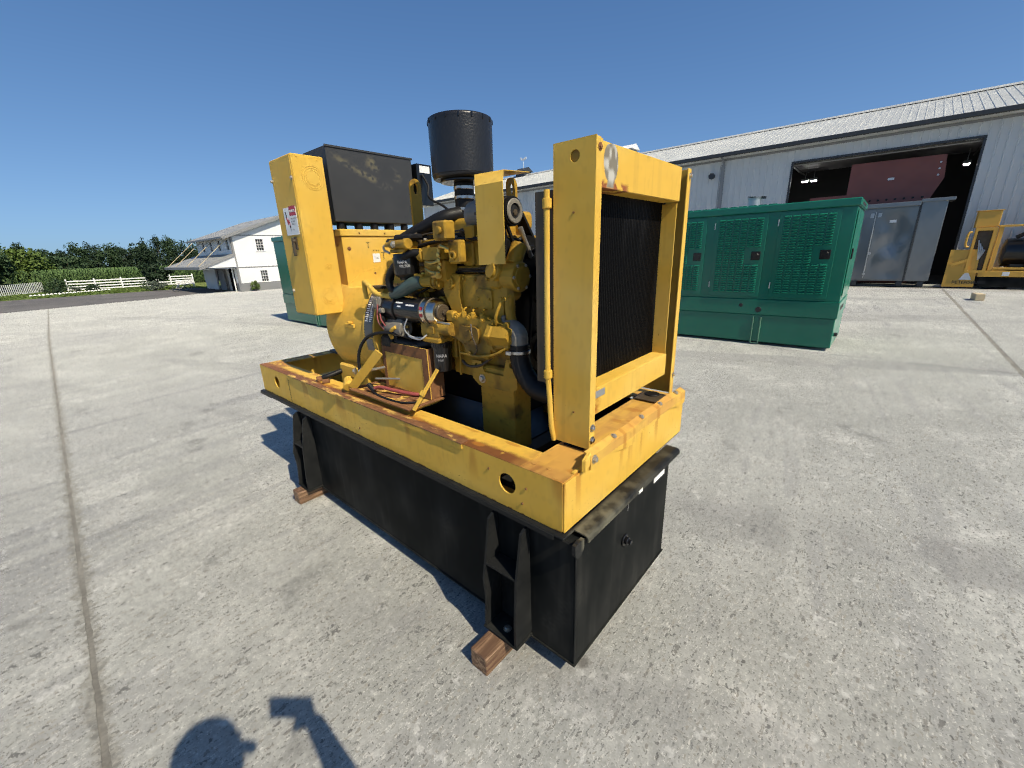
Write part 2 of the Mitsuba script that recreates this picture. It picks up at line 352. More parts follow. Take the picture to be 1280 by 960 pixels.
white_w = mat('white_siding', proc(lambda p, n, uv: mix((0.70, 0.71, 0.71), (0.78, 0.78, 0.77), fbm(p.x * 2, p.y * 2, p.z * .8, 3))), 0.5)
white_f = mat('white_vinyl', (0.80, 0.80, 0.79), 0.45)
shed_wall = mat('pale_grey_steel', proc(lambda p, n, uv: mix((0.52, 0.535, 0.53), (0.60, 0.61, 0.60), fbm(p.x * 1.5, p.y * 1.5, p.z * .6, 3))), 0.4, spec=0.5)
shed_roof = mat('pale_roof_steel', proc(lambda p, n, uv: mix((0.37, 0.38, 0.365), (0.45, 0.46, 0.44), fbm(p.x * .8, p.y * 1.5, 0, 3))), 0.42)
trim_dk = mat('charcoal_trim', (0.035, 0.038, 0.042), 0.45)
grey_trim = mat('grey_trim', (0.22, 0.225, 0.23), 0.5)
grey_roof = mat('grey_barn_roof', proc(lambda p, n, uv: mix((0.19, 0.195, 0.19), (0.26, 0.262, 0.255), fbm(p.x * 2, p.y * 2, p.z * 2, 3))), 0.5)
grey_block = mat('grey_masonry', (0.20, 0.205, 0.21), 0.8)
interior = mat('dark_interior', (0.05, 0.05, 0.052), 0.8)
glass_dk = mat('dark_pane', (0.02, 0.023, 0.027), 0.06, spec=0.6)
def green_fn(p, n, uv):
    w = fbm(p.x * 3, p.y * 3, p.z * 1.2, 3)
    return mix((0.008, 0.130, 0.085), (0.015, 0.155, 0.105), w)
green = mat('green_paint', proc(green_fn), 0.16, spec=0.42)
grey_paint = mat('grey_gloss_paint', proc(lambda p, n, uv: mix((0.15, 0.165, 0.18), (0.20, 0.215, 0.23), fbm(p.x * 4, p.y * 4, p.z * 2, 3))), 0.16, spec=0.6, metallic=0.35)
redbrown = mat('red_primer', proc(lambda p, n, uv: mix((0.20, 0.06, 0.048), (0.26, 0.085, 0.068), fbm(p.x * 2, p.y * 2, p.z * 2, 3))), 0.5)
yellow_far = mat('yellow_far_paint', proc(lambda p, n, uv: mix((0.52, 0.29, 0.04), (0.60, 0.35, 0.06), fbm(p.x * 3, p.y * 3, p.z * 3, 3))), 0.45)
cloth = mat('dark_cloth', (0.04, 0.045, 0.06), 0.8); skin = mat('skin', (0.42, 0.25, 0.18), 0.5)
galv = mat('galvanised', (0.45, 0.46, 0.46), 0.35, metallic=0.7)
scene['mat_lamp'] = {'type': 'diffuse', 'reflectance': rgb((0.8, 0.8, 0.8))}

# ------------------------------------------------------------------ ground
def gh(y, x=0.0):
    """The yard lies level round the machines and falls away gently towards the barn."""
    return -1.12 * np.clip((np.asarray(y, float) - 14) / 31, 0, 1)

def ysteps(y0, y1):
    s = [y0] + [v for v in (14.0, 45.0) if y0 < v < y1] + [y1]; out = [s[0]]
    for a, b in zip(s, s[1:]):
        n = max(1, int((b - a) / 2.0)); out += list(a + (b - a) * np.arange(1, n + 1) / n)
    return np.array(out)

def sheet(xl, xr, ys, dz=0.0, thick=0.0):
    """Strip of ground between the edges xl(y), xr(y), following the fall of the yard."""
    ys = np.asarray(ys); L = np.array([xl(v) for v in ys]); R = np.array([xr(v) for v in ys]); z = gh(ys) + dz; n = len(ys)
    v = np.vstack([np.c_[L, ys, z], np.c_[R, ys, z]]); f = []
    for i in range(n - 1): f += [(i, n + i, n + i + 1), (i, n + i + 1, i + 1)]
    if thick:
        v = np.vstack([v, v - [0, 0, thick]]); m = 2 * n
        for i in range(n - 1):
            f += [(i, i + 1, m + i + 1), (i, m + i + 1, m + i), (n + i, m + n + i, m + n + i + 1), (n + i, m + n + i + 1, n + i + 1)]
        f += [(0, m, m + n), (0, m + n, n), (n - 1, n + n - 1, m + n + n - 1), (n - 1, m + n + n - 1, m + n - 1)]
    return trimesh.Trimesh(v, f, process=False)

big = np.array([-700, -400, -200, -60, 14, 45, 62, 100, 250, 700, 1500.0])
struct('ground', sheet(lambda y: -1500, lambda y: 1500, big, -0.06), grass_m)
struct('field', sheet(lambda y: -300, lambda y: 400, [75, 120, 260, 400], -0.03), field_m)
struct('driveway', sheet(lambda y: -30, lambda y: min((y - 39.3) / .69 - 2.4 + .15 * math.sin(y * 1.3), 12.3), ysteps(21, 59.5), 0.006), asphalt)
# grass verge between driveway and fence
struct('verge', sheet(lambda y: -40, lambda y: 40, ysteps(58.5, 76.0), -0.022), grass_m)
# concrete yard: slabs with open joints over a sandy bed
yard = struct('concrete_yard', None, None)
def wob(k, a=.006): return lambda y: a * (2 * meshkit.fbm(np.array([[y * 11.3, k + .37, .5]]), 5)[0] - 1)
J1 = lambda y: -1.265 + .022 * y
def edge(base, off, k, a=.012):
    w = wob(k, a); return lambda y: (base(y) if callable(base) else base) + off + w(y)
def fine(y0, y1):
    near = np.r_[np.arange(max(y0, -4), 4, .02), np.arange(4, 14, .08)]
    s = sorted(set([round(v, 4) for v in np.r_[ysteps(y0, y1), near]])); return np.array([v for v in s if y0 <= v <= y1])
put(yard, 'joint_bed', sheet(lambda y: -60, lambda y: 19.2, ysteps(-60, 47.5), -0.0025), sand)
def slab(xl, xr, y0, y1): put(yard, 'slab', sheet(xl, xr, fine(y0, y1), 0, .03), concrete)
slab(lambda y: -60, edge(J1, -.010, 1, .010), -60, 48.0)
slab(edge(J1, .010, 2, .010), edge(lambda y: 6.62, -.006, 3, .004), -2.12, 48.0)
slab(edge(lambda y: 6.62, .006, 4, .004), edge(lambda y: 13.3, -.006, 5, .004), -2.12, 48.0)
slab(edge(lambda y: 13.3, .006, 6, .004), lambda y: 18.75, -2.12, 48.0)
slab(edge(J1, .010, 2, .010), edge(lambda y: 6.62, -.006, 3, .004), -60, -2.155)
slab(edge(lambda y: 6.62, .006, 4, .004), edge(lambda y: 13.3, -.006, 5, .004), -60, -2.175)
slab(edge(lambda y: 13.3, .006, 6, .004), lambda y: 18.75, -60, -2.19)
struct('asphalt_strip', sheet(lambda y: 18.75, lambda y: 19.75, ysteps(-60, 30), -0.012), asphalt_dk)
struct('door_apron', sheet(lambda y: 19.75, lambda y: 20.6, ysteps(-60, 30), 0.03, .2), concrete)

# ------------------------------------------------------------------ metal shed on the right
shed = thing('metal_shed', 'long pale steel shed with charcoal gutter and a wide open doorway', 'building')
SX, SZ, RX, RZ = 20.3, 5.2, 25.3, 7.0
GX = 19.9
DY0, DY1, DZ = -2.27, 2.885, 4.61
def rib_sheet(y0, y1, pitch=0.2285, h=0.024, t=0.012):
    """Cross-section (y, depth) of a ribbed steel panel."""
    top = []; y = y0
    while y < y1 - 1e-6:
        for dy, d in ((0, 0), (.012, -h), (.040, -h), (.052, 0)):
            if y + dy < y1: top.append((y + dy, d))
        y += pitch
    top.append((y1, 0))
    return top
PW = 0.914
for k in range(39):
    y0 = -9.0 + PW * k; y1 = y0 + PW - .003
    cuts = [(y0, y1, -1.3, SZ)]
    if y1 > DY0 and y0 < DY1:
        cuts = [(y0, y1, DZ, SZ)]
        if y0 < DY0: cuts.append((y0, DY0, -.1, DZ))
        if y1 > DY1: cuts.append((DY1, y1, -.1, DZ))
    ms = []
    for a, b, z0, z1 in cuts:
        pr = rib_sheet(a, b); poly = [(SX + d, y) for y, d in pr] + [(SX + .03, b), (SX + .03, a)]
        ms.append(prism(poly, 'z', z0, z1))
    put(shed, 'wall_panel', cat(ms), shed_wall)
# roof panels: ribbed strips from the gutter up to the ridge and down the back
ang = math.atan2(RZ - SZ - .12, RX - GX); Ls = math.hypot(RX - GX, RZ - SZ - .12)
for k in range(39):
    y0 = -9.0 + PW * k; y1 = y0 + PW - .004; pr = rib_sheet(y0, y1, h=.016)
    m = prism([(y, -d) for y, d in pr] + [(y1, -.02), (y0, -.02)], 'x', 0, Ls)
    M = np.eye(4); M[:3, :3] = [[math.cos(ang), 0, -math.sin(ang)], [0, 1, 0], [math.sin(ang), 0, math.cos(ang)]]; M[:3, 3] = (GX, 0, SZ + .12)
    m.apply_transform(M); put(shed, 'roof_panel', m, shed_roof)
put(shed, 'back_roof', prism([(RX + .02, RZ - .03), (RX + 5.4, SZ + .1), (RX + 5.4, SZ + .05), (RX + .02, RZ - .1)], 'y', -9, 26.6), shed_roof)
put(shed, 'ridge_cap', prism([(RX - .28, RZ - .05), (RX, RZ + .08), (RX + .28, RZ - .05), (RX, RZ + .03)], 'y', -9, 26.6), shed_roof)
put(shed, 'gutter', cat(box(GX - .12, GX + .01, -9, 26.6, SZ - .01, SZ + .13, .015), box(GX - .02, GX + .06, -9, 26.6, SZ + .13, SZ + .15, .004)), trim_dk)
put(shed, 'soffit', box(GX + .02, SX - .03, -9, 26.6, SZ - .03, SZ + .0, 0), shed_wall)
put(shed, 'fascia_trim', box(SX - .045, SX - .03, -9, 26.6, SZ - .12, SZ - .04, 0), grey_trim)
put(shed, 'downspout', cat(box(SX - .12, SX - .035, 5.42, 5.56, .1, SZ - .25, .01), tube([(SX - .078, 5.49, SZ - .28), (SX - .1, 5.49, SZ - .15), (GX, 5.49, SZ - .03)], .045)), grey_trim)
put(shed, 'door_frame', cat(box(SX - .05, SX + .12, DY0 - .06, DY0, 0, DZ + .07, .004), box(SX - .05, SX + .12, DY1, DY1 + .06, 0, DZ + .07, .004), box(SX - .052, SX + .122, DY0, DY1, DZ, DZ + .072, .004)), trim_dk)
put(shed, 'flue_pipe', cat(cyl((SX + .02, 5.91, 4.53), (SX - .16, 5.91, 4.53), .1), cyl((SX - .16, 5.91, 4.53), (SX - .2, 5.91, 4.53), .125)), trim_dk, 30)
put(shed, 'end_wall', box(SX + .05, RX + 5.3, -9, -8.9, -1, SZ, 0), shed_wall)
put(shed, 'end_wall', box(SX + .05, RX + 5.3, 26.4, 26.5, -1.3, SZ, 0), shed_wall)
for y in (-8.98, 26.42): put(shed, 'gable', prism([(GX + .3, SZ + .04), (RX, RZ - .1), (RX + 5.1, SZ + .04)], 'y', y, y + .06), shed_wall)
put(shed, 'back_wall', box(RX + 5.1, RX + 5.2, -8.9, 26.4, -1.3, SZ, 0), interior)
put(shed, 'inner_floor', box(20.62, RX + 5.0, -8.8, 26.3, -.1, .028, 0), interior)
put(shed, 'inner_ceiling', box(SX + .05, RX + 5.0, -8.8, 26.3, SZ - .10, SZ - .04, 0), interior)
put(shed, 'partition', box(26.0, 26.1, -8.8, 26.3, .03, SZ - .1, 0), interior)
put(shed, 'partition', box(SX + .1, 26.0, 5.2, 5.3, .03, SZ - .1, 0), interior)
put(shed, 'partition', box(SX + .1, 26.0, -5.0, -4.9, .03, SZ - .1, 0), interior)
# sectional door rolled up under the ceiling
for k in range(5):
    put(shed, 'door_section', box(SX + .45 + .56 * k, SX + .98 + .56 * k, DY0 - .1, DY1 + .1, DZ + .02, DZ + .07, .008), grey_trim)
put(shed, 'door_track', box(SX + .2, 24, DY0 - .16, DY0 - .1, DZ - .04, DZ + .01), galv); put(shed, 'door_track', box(SX + .2, 24, DY1 + .1, DY1 + .16, DZ - .04, DZ + .01), galv)
put(shed, 'torsion_bar', cyl((SX + .3, DY0, DZ - .03), (SX + .3, DY1, DZ - .03), .025), galv)
def shed_lamp(name, x, y, z, w):
    k = thing('shed_lamp', name, 'lamp', None)
    put(k, 'housing', box(x - .16, x + .16, y - w, y + w, z + .03, z + .12), grey_trim)
    put(k, 'tube', box(x - .10, x + .10, y - w + .03, y + w - .03, z - .02, z + .028), 'mat_lamp')
    scene[k + '__tube']['emitter'] = {'type': 'area', 'radiance': rgb((9, 9, 8.5))}
    put(k, 'hanger', cyl((x, y, z + .12), (x, y, SZ - .1), .012), galv)
shed_lamp('lit strip lamp inside the doorway, left one of the pair', 23.2, 2.82, 4.2, .13)
shed_lamp('lit strip lamp inside the doorway, right one of the pair', 23.2, 2.50, 4.2, .13)
shed_lamp('lit strip lamp inside the doorway near its right jamb', 22.4, -2.16, 4.10, .10)

def cupola(lab, y, w, h, bird):
    k = thing('roof_cupola', lab, 'cupola')
    put(k, 'base', box(RX - w, RX + w, y - w, y + w, RZ - .2, RZ + h, .01), grey_trim if not bird else trim_dk)
    put(k, 'roof', prism([(RX - w - .12, RZ + h + .002), (RX + w + .12, RZ + h + .002), (RX, RZ + h + .3)], 'y', y - w - .12, y + w + .12), white_w if not bird else trim_dk)
    if bird:
        put(k, 'weather_vane', cat(cyl((RX, y, RZ + h + .2), (RX, y, RZ + h + .75), .02), prism(affinity.translate(sg.Polygon([(-.3, 0), (-.1, -.06), (.15, -.05), (.3, .14), (.2, .16), (.08, .05), (-.3, .16)]), y, RZ + h + .85), 'x', RX - .012, RX + .012)), white_f)
cupola('low grey ridge vent with a pale cap on the steel shed roof', 12.6, .42, .32, False)
cupola('small dark cupola with a white bird vane on the shed ridge', 20.9, .4, .22, True)

# ------------------------------------------------------------------ white barn on the left
barn = thing('white_barn', 'white two storey barn with grey roof and a lean-to porch on its left side', 'building')
BZ = -1.12; BX0, BX1, BY0, BY1 = 12.45, 22.6, 45.2, 56.8; EZ = 4.0; RBX, RBZ = 17.52, 5.85
W1, W2 = (14.47, 15.10, 2.59, 3.61), (14.38, 14.98, -.27, .74)
g = sg.Polygon([(BX0, BZ + .78), (BX1, BZ + .78), (BX1, EZ), (RBX, RBZ - .05), (BX0, EZ)])
for w in (W1, W2): g = g.difference(sg.box(w[0], w[2], w[1], w[3]))
put(barn, 'gable_wall', prism(g, 'y', BY0, BY0 + .15), white_w)
put(barn, 'gable_wall', prism([(BX0, BZ + .78), (BX1, BZ + .78), (BX1, EZ), (RBX, RBZ - .05), (BX0, EZ)], 'y', BY1 - .15, BY1), white_w)
slits = [(46.0, 2.70, 3.62), (48.55, 2.70, 3.62), (51.2, 2.70, 3.62), (53.9, 2.70, 3.62)]
doors = [(46.3, 48.4), (50.3, 52.4)]
s = sg.box(BY0 + .15, BZ + .0, BY1 - .15, EZ)
for y, z0, z1 in slits: s = s.difference(sg.box(y, z0, y + .8, z1))
for a, b in doors: s = s.difference(sg.box(a, BZ - .1, b, BZ + 2.15))
put(barn, 'side_wall', prism(s, 'x', BX0, BX0 + .15), white_w)
put(barn, 'side_wall', box(BX1 - .15, BX1, BY0 + .15, BY1 - .15, BZ, EZ, 0), white_w)
put(barn, 'plinth', cat(box(BX0 - .03, BX1 + .03, BY0 - .03, BY0 + .16, BZ - .3, BZ + .775), box(BX0 - .03, BX0 - .004, BY0 + .17, 46.2, BZ - .3, BZ + .775)), grey_block)
put(barn, 'band_board', box(BX0 - .02, BX1 + .02, BY0 - .03, BY0 - .003, 1.04, 1.14), grey_trim)
put(barn, 'band_board', box(BX0 - .02, BX1 + .02, BY0 - .03, BY0 - .003, EZ - .08, EZ - .01), grey_trim)
put(barn, 'corner_board', box(BX0 - .05, BX0 + .1, BY0 - .05, BY0 - .004, BZ + .78, EZ - .1), grey_trim)
put(barn, 'downspout', cyl((BX0 - .07, BY0 + .1, BZ), (BX0 - .07, BY0 + .1, EZ), .05), grey_trim)
put(barn, 'roof', cat(prism([(BX0 - .75, EZ - .27), (RBX, RBZ), (RBX, RBZ + .1), (BX0 - .75, EZ - .15)], 'y', BY0 - .45, BY1 + .4), prism([(RBX + .005, RBZ), (BX1 + .75, EZ - .27), (BX1 + .75, EZ - .15), (RBX + .005, RBZ + .1)], 'y', BY0 - .45, BY1 + .4)), grey_roof)
put(barn, 'barge_board', prism([(BX0 - .76, EZ - .42), (RBX, RBZ - .16), (BX1 + .76, EZ - .42), (BX1 + .76, EZ - .2), (RBX, RBZ + .06), (BX0 - .76, EZ - .2)], 'y', BY0 - .48, BY0 - .452), grey_trim)
put(barn, 'gutter', box(BX0 - .87, BX0 - .76, BY0 - .45, BY1 + .4, EZ - .32, EZ - .19), grey_trim)
def barn_window(w, rows):
    x0, x1, z0, z1 = w
    k = put(barn, 'window', cat(box(x0 - .09, x1 + .09, BY0 - .035, BY0 - .002, z1, z1 + .09), box(x0 - .09, x0, BY0 - .034, BY0 - .002, z0, z1), box(x1, x1 + .09, BY0 - .034, BY0 - .002, z0, z1), box(x0 - .13, x1 + .13, BY0 - .08, BY0 - .002, z0 - .09, z0)), white_f)
    put(k, 'pane', box(x0, x1, BY0 + .08, BY0 + .09, z0, z1, 0), glass_dk)
    ms = [box(x0 + (x1 - x0) * i / 3 - .012, x0 + (x1 - x0) * i / 3 + .012, BY0 + .05, BY0 + .079, z0, z1, 0) for i in (1, 2)]
    ms += [box(x0, x1, BY0 + .045, BY0 + .078, z0 + (z1 - z0) * i / rows - (.025 if i * 2 == rows else .012), z0 + (z1 - z0) * i / rows + (.025 if i * 2 == rows else .012), 0) for i in range(1, rows)]
    put(k, 'glazing_bars', cat(ms), white_f)
barn_window(W1, 4); barn_window(W2, 4)
for y, z0, z1 in slits:
    k = put(barn, 'side_window', cat(box(BX0 - .04, BX0 - .002, y - .08, y + .88, z1, z1 + .08), box(BX0 - .04, BX0 - .002, y - .08, y + .88, z0 - .08, z0), box(BX0 - .039, BX0 - .002, y - .08, y, z0, z1), box(BX0 - .039, BX0 - .002, y + .8, y + .88, z0, z1)), white_f)
    put(k, 'pane', box(BX0 + .06, BX0 + .07, y, y + .8, z0, z1, 0), glass_dk)
    put(k, 'meeting_rail', box(BX0 + .02, BX0 + .058, y, y + .8, (z0 + z1) / 2 - .03, (z0 + z1) / 2 + .03, 0), white_f)
put(barn, 'inner_floor', box(BX0 + .2, BX1 - .2, BY0 + .2, BY1 - .2, BZ - .05, BZ + .02, 0), interior)
put(barn, 'upper_floor', box(BX0 + .16, BX1 - .16, BY0 + .16, BY1 - .16, 1.2, 1.3, 0), interior)
put(barn, 'partition', box(14.6, 14.7, BY0 + .2, BY1 - .2, BZ + .02, 1.2, 0), interior)
# lean-to porch
PX = 9.5; po = barn
put(barn, 'porch_roof', prism([(PX, 1.12), (BX0 - .03, 2.22), (BX0 - .03, 2.34), (PX, 1.25)], 'y', 45.0, 58.6), grey_roof)
put(barn, 'porch_fascia', cat(box(PX - .05, PX - .004, 44.95, 58.65, 1.02, 1.27), prism([(PX, 1.0), (BX0 - .06, 2.1), (BX0 - .06, 2.3), (PX, 1.2)], 'y', 44.93, 44.98)), grey_trim)
put(barn, 'porch_gable', prism([(PX + .6, 1.16), (BX0 - .06, 1.16), (BX0 - .06, 2.1), (PX + .6, 1.22)], 'y', 45.02, 45.1), white_w)
put(barn, 'porch_ceiling', box(PX + .1, BX0 - .05, 45.12, 58.5, 1.06, 1.1, 0), white_w)
for y in (46.0, 50.2, 54.6, 58.0):
    put(barn, 'porch_strut', cyl((PX + .12, y, 1.25), (BX0 - .06, y - .0, 3.75), .028, 8), wood_pale)
put(barn, 'open_door', box(BX0 - .32, BX0 - .27, 48.45, 50.2, BZ + .05, BZ + 2.1), grey_block)
put(barn, 'door_post', cyl((BX0 - .2, 46.1, BZ), (BX0 - .2, 46.1, 1.05), .06), white_f)

# ------------------------------------------------------------------ fences
def rail_fence(lab, pts, h, rails, mat_, post=.07, cap=True):
    k = thing('rail_fence', lab, 'fence')
    for i, (x, y) in enumerate(pts):
        p = put(k, 'post', box(x - post, x + post, y - post, y + post, BZ - .1, BZ + h + .08, .01), mat_)
        if cap: put(p, 'cap', trimesh.convex.convex_hull(np.array([(x + a * (post + .02), y + b * (post + .02), BZ + h + .082) for a in (-1, 1) for b in (-1, 1)] + [(x, y, BZ + h + .16)])), mat_)
    for (xa, ya), (xb, yb) in zip(pts, pts[1:]):
        L = math.hypot(xb - xa, yb - ya); an = math.degrees(math.atan2(yb - ya, xb - xa))
        for z in rails:
            m = box(-L / 2 + post, L / 2 - post, -.022, .022, -.07, .07, .006); m = roty(m, an, (0, 0, 0), (0, 0, 1)); m.apply_translation(((xa + xb) / 2, (ya + yb) / 2, BZ + z)); put(k, 'rail', m, mat_)
    return k
rail_fence('white four rail vinyl fence running along the corn field', [(2.3 + 2.44 * i, 72.4 - .19 * i) for i in range(6)], 1.25, (.18, .50, .82, 1.14), white_f)
# square-mesh picket fence at far left
k = thing('picket_fence', 'white open picket fence at the far left end of the verge', 'fence')
A, B = V(-6.2, 61.0), V(0.5, 78.5); L = np.linalg.norm(B - A); u = (B - A) / L; an = math.degrees(math.atan2(u[1], u[0]))
for i in range(48):
    q = A + u * L * (i + .5) / 48; m = roty(box(-.06, .06, -.015, .015, .06, 1.15, .004), an, (0, 0, 0), (0, 0, 1)); m.apply_translation((q[0], q[1], BZ)); put(k, 'picket', m, white_f)
for z in (.22, .62, 1.02):
    m = roty(box(-L / 2, L / 2, -.02, .02, -.065, .065, .004), an, (0, 0, 0), (0, 0, 1)); q = (A + B) / 2; m.apply_translation((q[0] + .04, q[1] - .02, BZ)); put(k, 'rail', m, white_f)
# flower bed edging and the white gate panel by the porch
k = thing('bed_edging', 'row of white scalloped edging stones round the flower bed', 'edging')
for i in range(22):
    t = i / 21; x, y = -.85 + 6.3 * t, 64.6 + 3.9 * t; put(k, 'stone', trimesh.convex.convex_hull(np.vstack([box(x - .13, x + .13, y - .07, y + .07, BZ - .02, BZ + .13, .02).vertices, [[x, y, BZ + .2]]])), white_f)
k = thing('white_bench', 'white slatted bench at the right end of the rail fence', 'bench')
for z in (.45, .62, .8): put(k, 'back_slat', box(10.6, 12.3, 61.3, 61.34, BZ + z, BZ + z + .12), white_f)
for y in (60.75, 60.92, 61.09): put(k, 'seat_slat', box(10.6, 12.3, y, y + .13, BZ + .42, BZ + .45), white_f)
for x in (10.65, 12.2):
    for y in (60.78, 61.28): put(k, 'leg', box(x, x + .07, y - .035, y + .035, BZ, BZ + (.415 if y < 61 else .98)), white_f)

k = thing('bicycle', 'parked bicycle with bright wheels on the driveway beside the porch', 'bicycle')
bx, by = 9.0, 53.4
for i, dx in enumerate((0, 1.02)):
    w = put(k, 'wheel', ring((bx + dx, by - .015, BZ + .34), (0, 1, 0), .34, .30, .03), black_rub)
    put(w, 'rim', ring((bx + dx, by - .012, BZ + .34), (0, 1, 0), .298, .275, .024), steel)
    put(w, 'spokes', cat(*[cyl((bx + dx, by, BZ + .34), (bx + dx + .28 * math.cos(a), by, BZ + .34 + .28 * math.sin(a)), .004, 5, 0) for a in np.arange(10) * math.pi / 5]), steel)
put(k, 'frame', cat(*[cyl((bx + a[0], by, BZ + a[1]), (bx + b[0], by, BZ + b[1]), .018, 8) for a, b in (((0, .34), (.42, .3)), ((.42, .3), (.3, .84)), ((0, .34), (.32, .78)), ((.32, .78), (.86, .82)), ((.42, .3), (.86, .75)), ((.84, .95), (1.02, .34)))]), steel)
put(k, 'saddle', box(bx + .16, bx + .42, by - .07, by + .07, BZ + .84, BZ + .9, .02), black_rub)
put(k, 'handlebar', cyl((bx + .82, by - .28, BZ + .98), (bx + .82, by + .28, BZ + .98), .014, 8), steel)

# ------------------------------------------------------------------ plants
def leaves(centres, size, tilt=None):
    """Many small bent leaf faces (two triangles each) at the centres."""
    n = len(centres); d = rng.normal(size=(n, 3)); d[:, 2] = np.abs(d[:, 2]) * .8 + .2; d /= np.linalg.norm(d, axis=1, keepdims=True)
    a = np.cross(d, rng.normal(size=(n, 3))); a /= np.linalg.norm(a, axis=1, keepdims=True); b = np.cross(d, a)
    s = size * rng.uniform(.6, 1.25, (n, 1)); c = np.asarray(centres)
    v = np.stack([c - a * s, c - b * s * .55 - d * s * .12, c + a * s, c + b * s * .55 - d * s * .12], 1).reshape(-1, 3)
    i = np.arange(n)[:, None] * 4; f = np.vstack([i + [0, 1, 2], i + [0, 2, 3]])
    return trimesh.Trimesh(v, f, process=False)

def crown_points(c, r, n, clumps):
    """Leaf positions on the shells of many clumps spread through the crown."""
    out = []; cc = []
    for _ in range(clumps):
        d = rng.normal(size=3); d /= np.linalg.norm(d); q = rng.uniform(.35, 1.0) ** .6
        cc.append(np.asarray(c) + d * np.asarray(r) * q * .8)
    for p in cc:
        rr = np.asarray(r) * rng.uniform(.22, .42); d = rng.normal(size=(n // clumps, 3)); d /= np.linalg.norm(d, axis=1, keepdims=True)
        out.append(p + d * rr * rng.uniform(.55, 1.05, (len(d), 1)))
    return np.vstack(out), cc

def tree(x, y, top, w, mat_, lab, z0=BZ, n=1300, leaf=.5, low=.12, group=None, name='broadleaf_tree', clumps=26):
    k = thing(name, lab, 'tree', group); H = top - z0
    c = (x, y, z0 + H * (low + (1 - low) / 2)); r = (w / 2, w / 2, H * (1 - low) / 2)
    pts, cc = crown_points(c, r, n, clumps)
    put(k, 'crown', leaves(pts, leaf), mat_)
    ms = [cone((x, y, z0 - .2), (x, y, z0 + H * .62), H * .028, H * .010, 8)]
    for p in cc[:7]:
        b = (x, y, z0 + H * rng.uniform(.22, .5)); ms.append(cone(b, p, H * .011, H * .004, 6))
    put(k, 'trunk', cat(ms), bark)
    return k
def skyline(px):
    return np.interp(px, [-200, 0, 20, 45, 70, 76, 105, 148, 156, 175, 195, 204, 222, 233, 260, 330], [9.5, 9.9, 9.8, 8.6, 7.6, 9.0, 9.3, 8.9, 10.6, 11.4, 10.2, 11.4, 9.6, 10.6, 10.0, 9.5])
tl = [(-34, 0), (-26, 0), (-18, 1), (-10, 1), (-4.5, 0), (0.5, 0), (4.5, 1), (8, 0), (12, 1), (15.5, 0), (19, 1), (22.5, 0), (26, 1), (29, 0), (32.5, 0), (36, 1), (39.5, 0), (43, 1), (47, 0), (52, 1), (57, 0), (63, 1)]
for i, (x, m_) in enumerate(tl):
    px = (x + 4.2) * 4.95; y = 188 + 9 * math.sin(i * 2.3)
    tree(x * y / 190, y, skyline(px) * y / 190 + .6 * math.sin(i * 5.1) - .3, rng.uniform(6.0, 8.2), (leaf_dark, leaf_mid)[m_],
         ('deep green tree in the tree line beyond the corn field', 'mid green tree in the tree line beyond the corn field')[m_], n=2800, leaf=.30, low=.0, clumps=34, group=('deep green trees beyond the corn', 'mid green trees beyond the corn')[m_])
# darker undergrowth between the trunks of the tree line, uncountable
pts = np.c_[rng.uniform(-45, 75, 9000), rng.uniform(180, 200, 9000), BZ + np.abs(rng.normal(0, 2.6, 9000))]
solo('undergrowth', 'dark mass of undergrowth below the far tree line', 'undergrowth', leaves(pts, .5), leaf_dark, kind='stuff')
tree(-4.2, 84, 5.6, 6.2, leaf_mid, 'bushy mid green tree behind the picket fence at the left edge', n=3600, leaf=.26, low=.0, clumps=40)
tree(-.2, 95, 4.8, 6.0, leaf_lite, 'lighter green low tree behind the picket fence, second from the left edge', n=3200, leaf=.26, low=.0, clumps=38)
tree(-9.5, 90, 6.6, 7.0, leaf_dark, 'dark tree behind the picket fence, cut by the left edge', n=2600, leaf=.28, low=.0, clumps=34)
tree(4.6, 112, 4.0, 6.5, leaf_mid, 'low rounded tree at the left end of the corn field', n=2400, leaf=.28, low=.0, clumps=34)
tree(9.2, 62.5, 2.1, 3.4, leaf_dark, 'small dark spreading tree before the rail fence, left of the porch', n=1500, leaf=.17, low=.25, clumps=22, name='young_tree')
def shrub(lab, x, y, w, h, mat_, n=420, leaf=.09, z0=BZ):
    k = thing('shrub', lab, 'shrub'); pts, cc = crown_points((x, y, z0 + h * .5), (w / 2, w / 2, h / 2), n, 14)
    put(k, 'foliage', leaves(pts, leaf), mat_)
    put(k, 'stem', cat(*[cone((x, y, z0 - .05), p, .03, .012, 5) for p in cc[:4]]), bark)
shrub('round light green shrub against the plinth of the white barn', 13.45, 44.55, .95, 1.0, leaf_lite, 700, .07)
shrub('grey green shrub beside the bicycle at the end of the fence', 8.35, 60.5, 2.8, 1.1, leaf_grey, 700, .11)
shrub('bushy green shrub at the left end of the rail fence', 1.55, 70.5, 2.3, 1.6, leaf_mid, 700, .12)
shrub('low dark shrub in the flower bed, left one', .8, 67.2, 2.1, .7, leaf_dark, 400, .1)
shrub('low dark shrub in the flower bed, right one', 4.3, 69.2, 1.9, .8, leaf_dark, 400, .1)
shrub('low brownish green shrub in the middle of the flower bed', 2.6, 68.4, 1.2, .75, leaf_grey, 300, .09)
